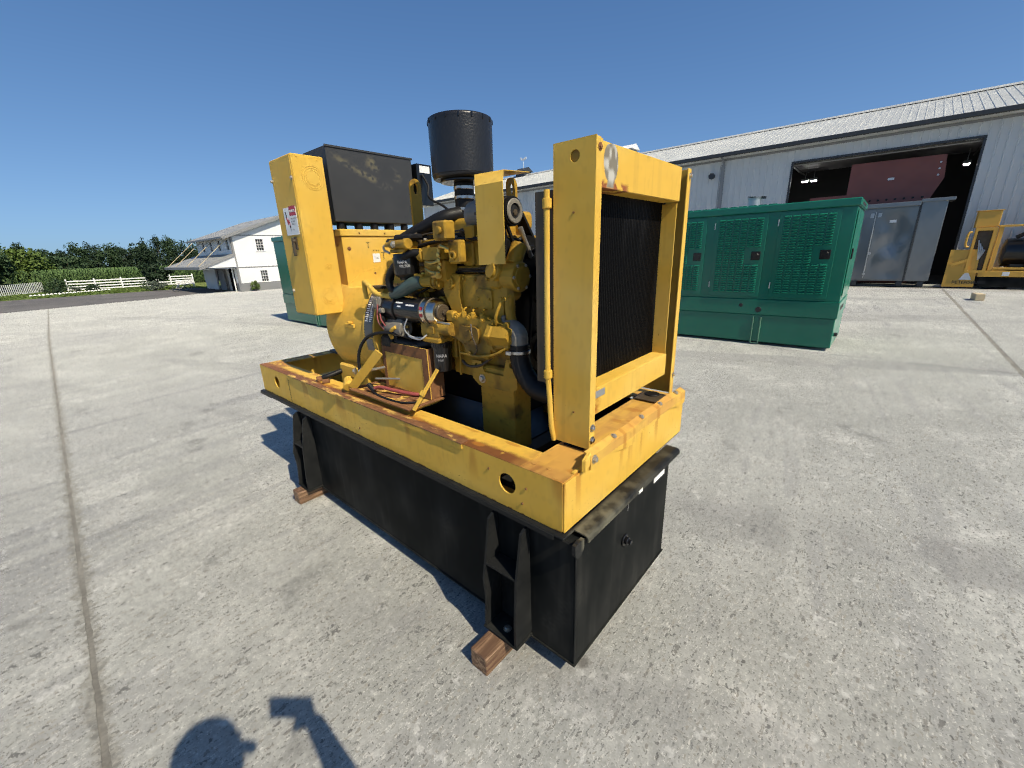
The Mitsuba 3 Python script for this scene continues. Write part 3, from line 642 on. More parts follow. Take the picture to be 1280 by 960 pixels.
# corn: blades arching off upright stalks
def corn(rows):
    V_, F_ = [], []; n0 = 0
    for y, x0, x1, dx, bl in rows:
        xs = np.arange(x0, x1, dx) + rng.normal(0, .04, len(np.arange(x0, x1, dx)))
        for x in xs:
            H = rng.uniform(2.25, 2.65)
            for b in range(bl):
                a = rng.uniform(0, 2 * math.pi); z = BZ + H * (b + .6) / bl * .92; l = rng.uniform(.5, .8); d = V(math.cos(a), math.sin(a), 0); w = V(-d[1], d[0], 0) * .055
                p0, p1, p2 = V(x, y, z - .1), V(x, y, z + .28) + d * l * .5, V(x, y, z + .05) + d * l
                V_ += [p0 - w * .5, p0 + w * .5, p1 - w, p1 + w, p2]; F_ += [(n0, n0 + 1, n0 + 3), (n0, n0 + 3, n0 + 2), (n0 + 2, n0 + 3, n0 + 4)]; n0 += 5
            s = .018; V_ += [V(x - s, y, BZ), V(x + s, y, BZ), V(x, y, BZ + H)]; F_.append((n0, n0 + 1, n0 + 2)); n0 += 3
    return trimesh.Trimesh(np.array(V_), np.array(F_), process=False)
rows = [(76.5 + .76 * i, 1 - .1 * i, 27 + .2 * i, .24, 8) for i in range(9)] + [(84 + 1.6 * i, -2, 34 + .4 * i, .5, 6) for i in range(16)] + [(112 + 4.0 * i, -4, 42, 1.0, 5) for i in range(17)]
solo('corn_field', 'field of tall green corn behind the white rail fence', 'corn', corn(rows), corn_m, kind='stuff')
gx = np.c_[rng.uniform(-9, 13, 5000), rng.uniform(59.5, 72, 5000), np.full(5000, BZ + .05)]
solo('grass', 'mown grass of the verge below the fences', 'grass', leaves(gx, .12), leaf_lite, kind='stuff')

# ------------------------------------------------------------------ green enclosed generators
def green_set(lab, x0, x1, y0, y1, doors_at, stack, louvred=True):
    k = thing('green_generator', lab, 'generator')
    put(k, 'fuel_tank', cat(box(x0 + .012, x1 - .01, y0 + .012, y1 - .01, .05, .495, .008), box(x0 + .2, x1 - .2, y0 + .25, y0 + .45, .005, .052), box(x0 + .2, x1 - .2, y1 - .45, y1 - .25, .005, .052)), green)
    put(k, 'skid', box(x0 - .004, x1 + .004, y0 - .004, y1 + .004, .498, .742, .006), green)
    put(k, 'canopy', box(x0 + .006, x1 - .006, y0 + .006, y1 - .006, .745, 2.062, .006), green)
    put(k, 'roof', cat(box(x0 - .022, x1 + .022, y0 - .025, y1 + .022, 2.064, 2.170, .012)), green)
    put(k, 'roof_vents', cat(*[box(x0 + .03, x0 + .10, y0 + 1.0 + .14 * i, y0 + 1.11 + .14 * i, 2.170, 2.186, .004) for i in range(10)]), green)
    for yb, w in doors_at:
        d = put(k, 'door', box(x0 - .010, x0 + .004, yb, yb + w, .785, 2.045, .003), green)
        if not louvred: continue
        lv = []
        ly0, ly1 = yb + .048, yb + w - .05; n = 6; pw = (ly1 - ly0) / n
        for c in range(n):
            for r in range(31):
                z = .855 + r * .0372
                if c <= 1 and 1.27 < z < 1.55: continue
                a, b = ly0 + c * pw + .010, ly0 + (c + 1) * pw - .010
                lv.append(trimesh.Trimesh([(x0 - .010, a, z), (x0 - .010, b, z), (x0 - .010, a, z + .024), (x0 - .010, b, z + .024), (x0 - .034, a + .004, z + .008), (x0 - .034, b - .004, z + .008)],
                          [(0, 4, 2), (1, 3, 5), (2, 4, 5), (2, 5, 3), (0, 1, 5), (0, 5, 4)], process=False))
        put(d, 'louvers', cat(lv), green, kind='stuff')
        q = put(d, 'latch', cat(box(x0 - .024, x0 - .0105, yb + .045, yb + .175, 1.36, 1.49, .006), cyl((x0 - .036, yb + .11, 1.425), (x0 - .025, yb + .11, 1.425), .045)), black_gloss)
        put(d, 'hinge', cat(*[cyl((x0 - .012, yb + w + .008, z), (x0 - .012, yb + w + .008, z + .10), .008, 8) for z in (.92, 1.85)]), galv)
    for y, z, r in ((y0 + 1.305, .640, .022), (y0 + 1.04, .580, .036)):
        put(k, 'port_hole', cat(ring((x0 - .0075, y, z), (1, 0, 0), r + .008, r, .006), cyl((x0 - .0062, y, z), (x0 - .0045, y, z), r + .001, 20, 0)), black_ink)
    put(k, 'lift_bracket', cat(box(x0 - .014, x0 + .008, y0 + .975, y0 + .990, .02, .46), box(x0 - .014, x0 + .008, y0 + 1.085, y0 + 1.10, .02, .46), box(x0 - .012, x0 + .006, y0 + .992, y0 + 1.083, .02, .035)), mat_green_lite)
    # sunlit end: door, slots, latches and drain
    e = put(k, 'end_panel', box(x0 + .10, x1 - .10, y0 - .008, y0 + .002, .82, 2.02, .003), green)
    put(e, 'latch', box(x0 + .16, x0 + .24, y0 - .026, y0 - .0085, 1.35, 1.5, .006), black_gloss)
    put(k, 'lift_slot', box(x0 + .2, x0 + 1.0, y0 - .0265, y0 - .0235, 2.09, 2.13, 0), black_ink)
    put(k, 'vent_slot', box(x0 + .25, x0 + .75, y0 - .007, y0 - .005, .60, .66, 0), black_ink)
    put(k, 'drain_plug', cyl((x0 + .3, y0 + .012, .22), (x0 + .3, y0 - .03, .22), .03), black_ink)
    if stack:
        s = put(k, 'exhaust_stack', cat(cyl((x0 + .72, y0 + 1.47, 2.17), (x0 + .72, y0 + 1.47, 2.33), .095), ring((x0 + .72, y0 + 1.47, 2.33), (0, 0, 1), .105, .085, .02)), galv, 30)
        put(s, 'rain_flap', roty(cat(cyl((x0 + .72, y0 + 1.47, 2.358), (x0 + .72, y0 + 1.47, 2.366), .11), box(x0 + .70, x0 + .74, y0 + 1.30, y0 + 1.37, 2.34, 2.38)), 6, (x0 + .72, y0 + 1.47, 2.35), (1, 0, 0)), trim_dk)
    return k
mat_green_lite = mat('green_worn_paint', (0.10, 0.22, 0.15), 0.4)
green_set('green louvred generator enclosure in front of the steel shed', 6.78, 8.2, -.248, 3.75, [(-.076, .750), (.826, .758), (1.728, .76), (2.63, .76)], True)
green_set('green generator enclosure half hidden behind the tall yellow control cabinet', 3.5, 4.9, 8.6, 11.5, [(8.8, 1.2), (10.1, 1.3)], False, False)

# ------------------------------------------------------------------ grey enclosure and red panel at the doorway
k = thing('grey_enclosure', 'glossy grey steel enclosure with a double door before the dark doorway', 'enclosure')
gx = 19.2
put(k, 'body', box(gx + .05, gx + 1.0, -1.72, 1.6, .2, 2.78, .01), grey_paint)
def warped(x, y0, y1, z0, z1, amp, seed):
    """A slightly dented sheet-metal door."""
    m = box(x - .03, x, y0, y1, z0, z1, .004); m = m.subdivide_to_size(.09); v = np.array(m.vertices)
    mid = np.clip((v[:, 1] - y0) / (y1 - y0) * (1 - (v[:, 1] - y0) / (y1 - y0)) * 4, 0, 1) * np.clip((v[:, 2] - z0) / (z1 - z0) * (1 - (v[:, 2] - z0) / (z1 - z0)) * 4, 0, 1)
    v[:, 0] += amp * mid * (meshkit.fbm(v * [0, 1.5, 1.1] + seed, 2) - .3); m.vertices = v; return m
put(k, 'door', warped(gx + .04, -.02, 1.55, .26, 2.62, .05, 3), grey_paint, True)
put(k, 'door', warped(gx + .04, -1.12, -.06, .26, 2.62, .11, 9), grey_paint, True)
put(k, 'side_panel', box(gx - .03, gx + .04, -1.78, -1.17, .22, 2.82, .01), grey_paint)
put(k, 'top_rail', box(gx - .10, gx + .1, -1.14, 1.6, 2.66, 2.80, .01), grey_paint)
put(k, 'top_arm', box(gx - .10, gx + .9, -1.93, -1.14, 2.75, 2.85, .01), grey_paint)
put(k, 'corner_post', box(gx - .045, gx + .04, -1.165, -1.125, .2, 2.72, .006), trim_dk)
put(k, 'lock_rod', cat(cyl((gx - .01, -.04, .3), (gx - .01, -.04, 2.55), .014, 8), box(gx - .05, gx + .02, -.09, .0, .42, .47), box(gx - .05, gx + .02, -.12, -.03, 1.1, 1.2)), galv)
put(k, 'latch_plate', box(gx - .02, gx + .0, .0, .1, 2.35, 2.5), galv); put(k, 'latch_plate', box(gx - .02, gx, -.2, -.1, 2.36, 2.5), galv)
put(k, 'label', box(gx - .014, gx - .011, -.62, -.44, 2.16, 2.25, 0), white_l)
for y in (-1.6, -1.05, .2, 1.4): put(k, 'foot', box(gx + .0, gx + .9, y - .08, y + .08, .025, .2), trim_dk)
k = thing('red_panel', 'dull red steel housing with a clipped corner inside the doorway', 'steel housing')
put(k, 'body', prism([(2.2, .2), (-1.34, .2), (-1.34, 2.9), (-1.60, 3.6), (-1.53, 4.33), (1.03, 4.36), (1.03, 3.3), (2.2, 3.3)], 'x', 20.75, 22.0), redbrown)
put(k, 'hole_dots', cat(*[cyl((20.75, -1.15 + .24 * i, 3.02), (20.72, -1.15 + .24 * i, 3.02), .035, 10) for i in range(9)]), black_ink)  # black stubs painted to stand for the shade in a row of holes
put(k, 'bottom_rail', box(20.7, 22.05, -1.3, 2.1, .03, .2), redbrown)
put(k, 'label', box(20.745, 20.748, -.28, -.1, 3.68, 3.76, 0), white_l)
put(k, 'top_rivets', cat(*[bolt((20.748, -1.42, z), (-1, 0, 0), .02, .02) for z in (4.1, 3.9, 3.7)]), steel)

# ------------------------------------------------------------------ yellow machine at the far right
k = thing('yellow_generator', 'yellow open generator on a black base against the shed at the right edge', 'generator')
yx = 19.15
put(k, 'base_tank', box(yx, yx + 1.1, -7.0, -2.93, .07, .37, .01), black)
put(k, 'base_foot', box(yx + .05, yx + 1.0, -3.9, -3.6, .0, .07), trim_dk); put(k, 'base_foot', box(yx + .05, yx + 1.0, -6.6, -6.3, .0, .07), trim_dk)
put(k, 'skid_rail', box(yx - .02, yx + 1.12, -7.0, -2.88, .375, .56, .006), yellow_far)
fp = put(k, 'front_plate', prism([(-2.125, .05), (-2.86, .05), (-2.80, 1.22), (-2.13, 1.22)], 'x', yx + .0, yx + .04), yellow_far)
put(fp, 'warning_triangle', prism([(-2.49, .28), (-2.77, .28), (-2.63, .60)], 'x', yx - .006, yx - .002), white_l)
put(fp, 'lettering', text_on('PETERSBURG', .085, (yx - .002, -2.34, .16), (0, -1, 0), (0, 0, 1), .002, True), black_ink)
put(fp, 'stay', roty(box(yx - .05, yx - .003, -2.62, -2.20, .78, .86), -24, (yx, -2.4, .8), (1, 0, 0)), yellow_far)
fr = put(k, 'side_frame', prism(sg.Polygon([(-2.56, .50), (-3.02, .50), (-3.02, 1.87), (-2.56, 1.87)], [[(-2.62, .58), (-2.95, .58), (-2.95, 1.78), (-2.62, 1.78)]]), 'x', yx - .05, yx + .1), yellow_far)
put(fr, 'mesh_backing', box(yx + .06, yx + .09, -2.95, -2.62, .58, 1.78, 0), dark_steel)
put(fr, 'cables', cat(*[tube([(yx + .02, -2.7 - .05 * i, 1.5 - .1 * i), (yx - .0, -2.75 - .04 * i, 1.15), (yx + .03, -2.8 + .02 * i, .75)], .02, 6) for i in range(4)]), galv)
put(fr, 'handle', tube([(yx - .05, -2.5, 1.75), (yx - .08, -2.42, 1.7), (yx - .08, -2.42, 1.35), (yx - .05, -2.5, 1.3)], .03, 8), yellow_far)
put(k, 'control_box', box(yx - .0, yx + .45, -3.03, -2.53, 1.88, 2.35, .01), yellow_far)
put(k, 'control_box_lid', box(yx - .03, yx + .48, -3.06, -2.50, 2.352, 2.375, .004), yellow_far)
for a, b in ((.0, -3.16), (1.0, -3.16), (.0, -6.6)): put(k, 'post', box(yx + a, yx + a + .1, b, b + .1, .56, 1.86), yellow_far)
put(k, 'top_rail', box(yx - .02, yx + .12, -7.0, -3.04, 1.862, 1.92, .006), yellow_far)
put(k, 'lower_rail', box(yx - .02, yx + .06, -7.0, -3.17, .60, .66, .006), yellow_far)
put(k, 'engine', cat(lathe([(0, .2), (.05, .42), (.9, .45), (1.0, .3)], (yx + .55, -3.3, 1.1), (0, -1, 0)), box(yx + .3, yx + .9, -5.5, -3.5, .6, 1.2, .04), box(yx + .35, yx + .8, -4.9, -4.2, 1.5, 1.75, .03)), black_gloss, 30)
put(k, 'flywheel_housing', cyl((yx + .2, -3.85, .85), (yx + .2, -4.2, .85), .22), yellow_far, 30)
put(k, 'air_duct', tube([(yx + .3, -3.5, 1.55), (yx + .3, -3.8, 1.70), (yx + .3, -4.2, 1.62)], .06), black_rub, 40)
put(k, 'decal', cat(box(yx - .0245, yx - .022, -3.55, -3.40, .41, .53, 0)), white_l)

solo('timber_offcut', 'short timber offcut lying alone on the concrete before the shed', 'block', roty(box(15.3, 15.75, -2.70, -2.53, .004, .17, .004), 6, (15.5, -2.6, 0), (0, 0, 1)), wood_pale)

# ------------------------------------------------------------------ timbers under the main generator
def timber(lab, y0, y1, x0, x1, deg):
    solo('timber_block', lab, 'timber', roty(box(x0, x1, y0, y1, .001, .089, .004), deg, (x0, y0, 0), (0, 0, 1)), wood)
timber('dark stained square timber under the near leg of the yellow generator', .212, .301, -.208, 1.0, 0)
timber('weathered square timber under the far leg of the yellow generator', 2.045, 2.134, -.158, 1.0, 0)

# ------------------------------------------------------------------ the main generator
G = thing('diesel_generator', 'worn yellow open diesel generator with tall radiator on a black tank base', 'generator')
W, L, ZB, ZT = 1.103, 2.775, .6524, .8518
# --- black sub-base tank
TK = put(G, 'fuel_tank', box(.0, .838, -.057, 2.175, .075, .625, .006), black)
put(TK, 'bottom_flange', box(-.006, .842, -.062, 2.18, .075, .083, .001), black)
put(TK, 'corner_weld', tube([(.0, -.058, .09), (.001, -.059, .35), (.0, -.058, .61)], .004, 6), black_lip)
put(TK, 'bung', cat(cyl((.376, -.057, .425), (.376, -.066, .425), .026), cyl((.376, -.066, .425), (.376, -.080, .425), .017), bolt((.376, -.080, .425), (0, -1, 0), .011, .012, False)), black_gloss)
put(TK, 'label', box(.655, .775, -.0595, -.0578, .562, .612, 0), white_l)
put(TK, 'label', box(.44, .475, -.0835, -.0812, .6225, .636, 0), white_l)
put(TK, 'scratch', cat(box(.395, .398, -.0585, -.0578, .555, .63, 0)), grey_trim)
# curled lip along the front, flat lips along the sides
lipm = prism([(-.012, .6505), (-.060, .6480), (-.073, .6445), (-.0795, .637), (-.081, .622), (-.0765, .6215), (-.075, .634), (-.070, .640), (-.058, .6435), (-.012, .646)], 'x', .045, .905)
lipm = lipm.subdivide_to_size(.05); v = np.array(lipm.vertices); v[:, 2] += .005 * (meshkit.fbm(v * [7, 0, 0] + 3, 2) - .5) * (v[:, 1] < -.06); lipm.vertices = v
put(TK, 'front_lip', lipm, black_lip)
put(TK, 'lip_end', prism(sg.box(-.030, .622, .026, .650).union(affinity.scale(circ(-.002, .622, .028, 28), 1, 1.15)), 'y', -.074, -.060), black_lip)
put(TK, 'side_lip', cat(box(-.022, .05, -.02, 2.79, .640, .650, .003), box(-.028, -.0225, .02, 2.79, .629, .650, .002), cyl((-.010, 2.62, .632), (-.010, 2.80, .632), .018)), black_lip)
put(TK, 'side_lip', box(.82, 1.10, .0, 2.80, .636, .648, .003), black_lip)
put(TK, 'tank_top', box(.05, .82, .0, 2.17, .626, .634, 0), black)
def stand(y0, y1, lab):
    s = put(G, 'tank_leg', box(-.104, -.002, y0 - .006, y1 + .006, .0905, .101, .002), black)
    for y, a in ((y0, 0), (y1 - .010, 1)):
        pts = [(-.002, .103), (-.102, .103), (-.100, .20), (-.086, .40), (-.050, .60), (-.028, .616), (-.002, .616)]
        if a: pts = [(-.002, .103), (-.100, .103), (-.090, .24), (-.098, .34), (-.080, .43), (-.052, .60), (-.028, .616), (-.002, .616)]
        put(s, 'gusset', prism(pts, 'y', y, y + .010), black_lip)
    put(s, 'shelf', prism([(-.002, y0 + .0105), (-.082, y0 + .0105), (-.084, y1 - .0105), (-.002, y1 - .0105)], 'z', .405, .413), black_lip)
    put(s, 'bolt', bolt((-.055, (y0 + y1) / 2, .1015), (0, 0, 1), .012, .010), zinc)
stand(.148, .322, ''); stand(2.005, 2.16, '')
# --- yellow skid frame
FR = put(G, 'skid_frame', cat(box(.145, .955, 1.05, 1.13, .66, .699)), greasy_shade)  # cross beam coloured black to paint the shade inside the frame
put(FR, 'cross_beam', box(.145, .955, 2.21, 2.29, .66, .80), yellow)
def rail_web(x0, x1, holes):
    g = rbox(0, ZB, L, ZT, .006)
    for y, z, r in holes: g = g.difference(circ(y, z, r, 40))
    return prism(g, 'x', x0, x1)
put(FR, 'left_rail', cat(rail_web(0, .007, [(.255, .757, .042), (2.483, .762, .042)]), box(.0075, .142, .19, 2.66, ZT - .0075, ZT - .0002, .001), box(.0075, .10, .01, 2.76, ZB + .0005, ZB + .008, .001)), yellow_frame)
put(FR, 'right_rail', cat(rail_web(W - .007, W, [(.255, .757, .042), (2.483, .762, .042)]), box(W - .142, W - .0075, .19, 2.66, ZT - .0075, ZT - .0002, .001), box(W - .10, W - .0075, .01, 2.76, ZB + .0005, ZB + .008, .001)), yellow_frame)
put(FR, 'front_plate', cat(box(.002, W - .002, -.008, -.0005, ZB, ZT - .002, .002), box(.0075, W - .0075, .0, .188, ZT - .008, ZT + .0006, .0015), box(.0075, W - .0075, .19, .197, .70, ZT - .009, .001)), yellow_frame)
put(FR, 'rear_plate', cat(box(.002, W - .002, L, L + .0075, ZB, ZT, .002), box(.0075, W - .0075, 2.662, L - .0005, ZT - .008, ZT - .0003, .0015)), yellow_frame)
put(FR, 'added_dark_liner', cat(box(.145, .955, .50, 2.20, .700, .704, 0), box(.945, .9495, .20, 2.64, .66, .838, 0)), greasy_shade)  # added black floor and side sheet, painting the frame interior as deep shade
put(FR, 'splice_seam', box(-.0015, -.0003, 2.2645, 2.2675, ZB + .004, ZT - .012, 0), black_ink)
# rusty angle lapped on the outer edge, with an uneven overhang
ys = np.arange(.50, 2.262, .018); ov = .0075 + .010 * (meshkit.fbm(np.c_[ys * 4.5, ys * 0, ys * 0 + 4], 3) - .35)
ov = np.where(np.abs(ys - 1.62) < .07, ov + .012 * np.cos((ys - 1.62) / .07 * math.pi / 2), ov)
put(FR, 'lapped_angle', prism([(-max(a, .003), y) for a, y in zip(ov, ys)] + [(.036, ys[-1]), (.030, 1.5), (.038, 1.0), (.034, ys[0])], 'z', ZT + .0003, ZT + .0055), lap_m)
put(FR, 'edge_flange', cat(prism([(-.0052, .50), (-.0004, .50), (-.0004, 2.262), (-.0052, 2.262)], 'z', ZT - .022, ZT - .0005)), yellow_frame)
# bent angle strip along the front edge
n = 60; xs = np.linspace(.155, 1.095, n); wv = .010 * np.sin(xs * 9.0 + .6) + .006 * np.sin(xs * 23); Z0 = ZT + .0015
sec = lambda x, w: np.array([(x, -.0145 - abs(w) * .3, Z0 - .020 + w * 1.1), (x, -.0155 - abs(w) * .3, Z0 - .004 + w * .5), (x, -.016, Z0 + .036 + w * .35), (x, .012, Z0 + .050 + w * .3), (x, .014, Z0 + .046 + w * .3), (x, -.011, Z0 + .031 + w * .35), (x, -.0112, Z0 - .004 + w * .4), (x, -.0105, Z0 - .020 + w * 1.1)])
v = np.vstack([sec(x, w) for x, w in zip(xs, wv)]); f = []
for i in range(n - 1):
    for j in range(8):
        q = (j + 1) % 8; f += [(i * 8 + j, (i + 1) * 8 + j, (i + 1) * 8 + q), (i * 8 + j, (i + 1) * 8 + q, i * 8 + q)]
for j in range(1, 7): f += [(0, j, j + 1), ((n - 1) * 8, (n - 1) * 8 + j + 1, (n - 1) * 8 + j)]
m = trimesh.Trimesh(v, f, process=False)
ST = put(G, 'front_strip', m, yellow_frame)
for x in (.35, .60, .80, 1.0): put(ST, 'bolt', bolt((x, -.003, ZT + .047), (0, -.45, 1), .008, .007), zinc)
put(ST, 'bent_tab', cat(roty(box(.09, .160, -.018, -.002, ZT + .006, ZT + .052, .002), 16, (.14, 0, ZT + .02), (0, 0, 1)), box(.07, .145, .0, .012, ZT + .0015, ZT + .007, .001)), yellow)
put(ST, 'tab_bolt', bolt((.178, -.017, ZT + .022), (0, -1, 0), .011, .012), zinc)
for y in (.09, .16): put(FR, 'rivet', cyl((.05, y, ZT + .0006), (.05, y, ZT + .004), .010, 14), yellow_frame)
put(FR, 'small_bolt', cat(*[bolt((-.0005, y, z), (-1, 0, 0), .005, .004, False) for y, z in ((.16, .77), (.35, .79), (.18, .70), (1.35, .70))]), rust_m)

# --- radiator with its sheet-metal housing
RX0, RX1, RY0, RY1, RZ0, RZ1 = .2335, 1.066, .04, .203, .872, 1.936
RD = put(G, 'radiator', box(RX0 + .04, RX1 - .04, .13, .20, 1.0, 1.80, .003), dark_core)
g = sg.box(RY0, RZ0, RY1, RZ1).difference(circ(.118, 1.888, .0185, 32))
put(RD, 'side_cover', cat(prism(g, 'x', RX0, RX0 + .004), box(RX0 + .0045, RX0 + .040, RY0, RY0 + .005, RZ0, RZ1 - .006, .001), box(RX0 + .0045, RX0 + .04, RY0 + .006, RY1, RZ1 - .005, RZ1, .001), box(RX0 + .0045, RX0 + .035, RY0 + .006, RY1, RZ0, RZ0 + .004, .001)), yellow)
put(RD, 'side_cover', cat(box(RX1 - .004, RX1, RY0, RY1, RZ0, RZ1 - .006, .001), box(RX1 - .040, RX1 - .0045, RY0, RY0 + .005, RZ0 + .0, RZ1 - .006, .001), box(RX1 - .09, RX1 - .085, RY0 + .02, .128, 1.0, 1.785, .001)), yellow)
put(RD, 'hole_mesh', cyl((RX0 + .006, .118, 1.888), (RX0 + .010, .118, 1.888), .022, 20, 0), yellow_engine_shaded)
put(RD, 'top_beam', cat(box(RX0 + .042, .982, RY0 + .012, RY0 + .022, 1.792, 1.930, .002), box(RX0 + .042, .982, RY0 + .0225, .128, 1.792, 1.797, .001), box(RX0 + .042, .982, RY0 + .0225, RY1 - .002, 1.925, 1.930, .001)), yellow_beam)
put(RD, 'bottom_beam', cat(box(RX0 + .042, .975, RY0 + .012, RY0 + .022, .992, 1.098, .002), box(RX0 + .042, .975, RY0 + .0225, .128, 1.093, 1.098, .001)), yellow_beam)
put(RD, 'beam_tab', box(.29, .36, RY0 + .0085, RY0 + .0115, 1.060, 1.088, .001), galv)
put(RD, 'fins', cat(*[box(x, x + .0105, .127, .1296, 1.0985, 1.7915, .0012) for x in np.arange(RX0 + .05, .975, .0142)]), dark_core, kind='stuff')
put(RD, 'top_tank', box(RX0 + .045, .98, .130, .20, 1.801, 1.923, .004), yellow)
for z in (.955, .905): put(RD, 'bolt', bolt((RX0 + .020, RY0 - .0005, z), (0, -1, 0), .010, .010), steel)
for z in (1.905,): put(RD, 'bolt', bolt((RX0 + .022, RY0 - .0005, z), (0, -1, 0), .008, .006), rust_m)
for z in (1.90, .975): put(RD, 'bolt', bolt((RX1 - .015, RY0 - .0005, z), (0, -1, 0), .008, .012), steel)
put(RD, 'side_screw', cat(*[bolt((RX0 - .0003, y, z), (-1, 0, 0), .004, .003, False) for y, z in ((.12, 1.72), (.11, 1.01))]), rust_m)
for x in (.29, 1.0): put(RD, 'rubber_mount', cat(cyl((x, .12, ZT + .001), (x, .12, RZ0 - .001), .038), box(x - .045, x + .045, .075, .165, ZT + .0012, ZT + .006, .001)), black_rub)
put(RD, 'foot_bar', box(.90, 1.02, .05, .18, ZT + .007, ZT + .013, .001), dark_steel)
put(RD, 'filler_cap', cat(cyl((.62, .165, 1.931), (.62, .165, 1.945), .035), cyl((.62, .165, 1.945), (.62, .165, 1.955), .042)), dark_steel)
SH = put(G, 'fan_shroud', cat(box(.244, .250, .208, .292, 1.10, 1.800, .002), box(1.045, 1.051, .208, .292, 1.10, 1.800, .002), box(.2505, 1.0445, .208, .292, 1.10, 1.106, .001), box(.2505, 1.0445, .208, .292, 1.794, 1.799, .001)), dark_steel)
put(SH, 'shroud_plate', prism(sg.box(.2505, 1.107, 1.0445, 1.793).difference(circ(.60, 1.45, .335, 64)), 'y', .209, .214), greasy_shade)
FN = put(G, 'fan', cyl((.60, .245, 1.45), (.60, .52, 1.45), .05), greasy_shade, 30)
for i in range(6):
    a = i * math.pi / 3 + .3; m = box(.05, .31, -.004, .004, -.055, .055, .003); m = roty(m, 32, (0, 0, 0), (1, 0, 0)); m = roty(m, math.degrees(-a), (0, 0, 0), (0, 1, 0)); m.apply_translation((.60, .275, 1.45)); put(FN, 'blade', m, black)
# drain line clipped to the shroud edge
DL = put(G, 'drain_pipe', tube([(.222, .222, 1.80), (.221, .222, 1.70), (.221, .222, 1.2), (.221, .214, 1.05), (.222, .206, .93), (.236, .204, .868)], .0105, 12), yellow)
for z in (1.755, 1.145): put(DL, 'clip', cat(ring((.2215, .221, z - .015), (0, 0, 1), .0165, .0112, .032), box(.224, .2435, .215, .227, z - .012, z + .012)), yellow)

# --- engine
YE = yellow_engine_shaded
EN = put(G, 'engine_block', cat(
    prism(rbox(.60, 1.02, .90, 1.51, .012), 'x', .335, .78), prism(rbox(.50, 1.04, .62, 1.505, .012), 'x', .335, .362), prism(rbox(.53, 1.30, .785, 1.505, .01), 'x', .318, .335),
    box(.325, .345, .50, .53, 1.1, 1.5, .004), box(.325, .345, .795, .82, 1.28, 1.5, .004), box(.33, .36, .50, 1.2, 1.24, 1.275, .01)), YE)
put(EN, 'side_cover_plate', cat(prism(rbox(.590, 1.36, .690, 1.448, .016), 'x', .309, .320), *[bolt((.3085, y, z), (-1, 0, 0), .007, .006, False) for y, z in ((.607, 1.405), (.673, 1.405))]), YE)
put(EN, 'rib', cat(prism([(.78, 1.51), (.905, 1.51), (.90, 1.43), (.83, 1.31), (.77, 1.31), (.79, 1.42)], 'x', .298, .34), cyl((.34, .848, 1.475), (.282, .848, 1.475), .034), cyl((.283, .848, 1.475), (.278, .848, 1.475), .024)), YE, 30)
put(EN, 'rear_casting', prism(rbox(.9005, 1.02, 1.235, 1.505, .010), 'x', .352, .78), oily_shade)
put(EN, 'core_plug', ring((.340, .935, 1.375), (-1, 0, 0), .030, .020, .034), YE, 30); put(EN, 'core_plug', ring((.345, 1.10, 1.40), (-1, 0, 0), .030, .02, .03), YE, 30)
HD = put(G, 'cylinder_head', cat(box(.34, .77, .56, 1.25, 1.514, 1.545, .004), prism(rbox(.58, 1.548, .80, 1.655, .012), 'x', .35, .76), *[box(.335, .352, y, y + .05, 1.548, 1.65, .008) for y in np.arange(.56, 1.2, .16)]), YE)
put(HD, 'rear_section', prism(rbox(.8005, 1.548, 1.26, 1.655, .012), 'x', .356, .76), oily_shade)
put(HD, 'head_bolt', cat(*[bolt((.352, y, z), (-1, 0, 0), .009, .008) for y in np.arange(.62, 1.22, .11) for z in (1.53, 1.632)]), YE)
put(HD, 'port_boss', cat(*[cyl((.352, y, 1.60), (.335, y, 1.60), .036) for y in (.76, .94, 1.13)], *[cyl((.337, y, 1.60), (.332, y, 1.60), .026) for y in (.76, .94, 1.13)]), YE, 30)
put(HD, 'valve_cover', cat(box(.39, .74, .62, 1.28, 1.658, 1.675, .004), prism(rbox(.50, 1.676, .74, 1.775, .03), 'y', .74, 1.33)), YE)
put(HD, 'cover_bolt', cat(*[bolt((.40, y, 1.6755), (0, 0, 1), .009, .01) for y in np.arange(.66, 1.28, .12)]), zinc)
put(G, 'rocker_recess', box(.42, .495, .66, 1.26, 1.6755, 1.70, .006), greasy_shade)  # solid black block, its colour painting the shade of a recess
put(G, 'intake_manifold', cat(prism(rbox(.70, 1.70, 1.42, 1.795, .03), 'x', .66, .74), box(.62, .70, .82, 1.1, 1.776, 1.80, .008)), YE)
put(G, 'oil_pan', cat(box(.42, .72, .52, 1.30, .83, 1.00, .02), box(.38, .76, .50, 1.32, 1.0, 1.018, .003)), greasy_shade)
put(G, 'intake_duct', tube([(.40, 1.36, 1.672), (.405, 1.30, 1.692), (.43, 1.17, 1.738), (.47, 1.06, 1.780), (.55, 1.02, 1.80)], .036, 16), black_rub, 40)
put(G, 'exhaust_elbow', box(.30, .40, 1.18, 1.36, 1.655, 1.69, .012), black_gloss)
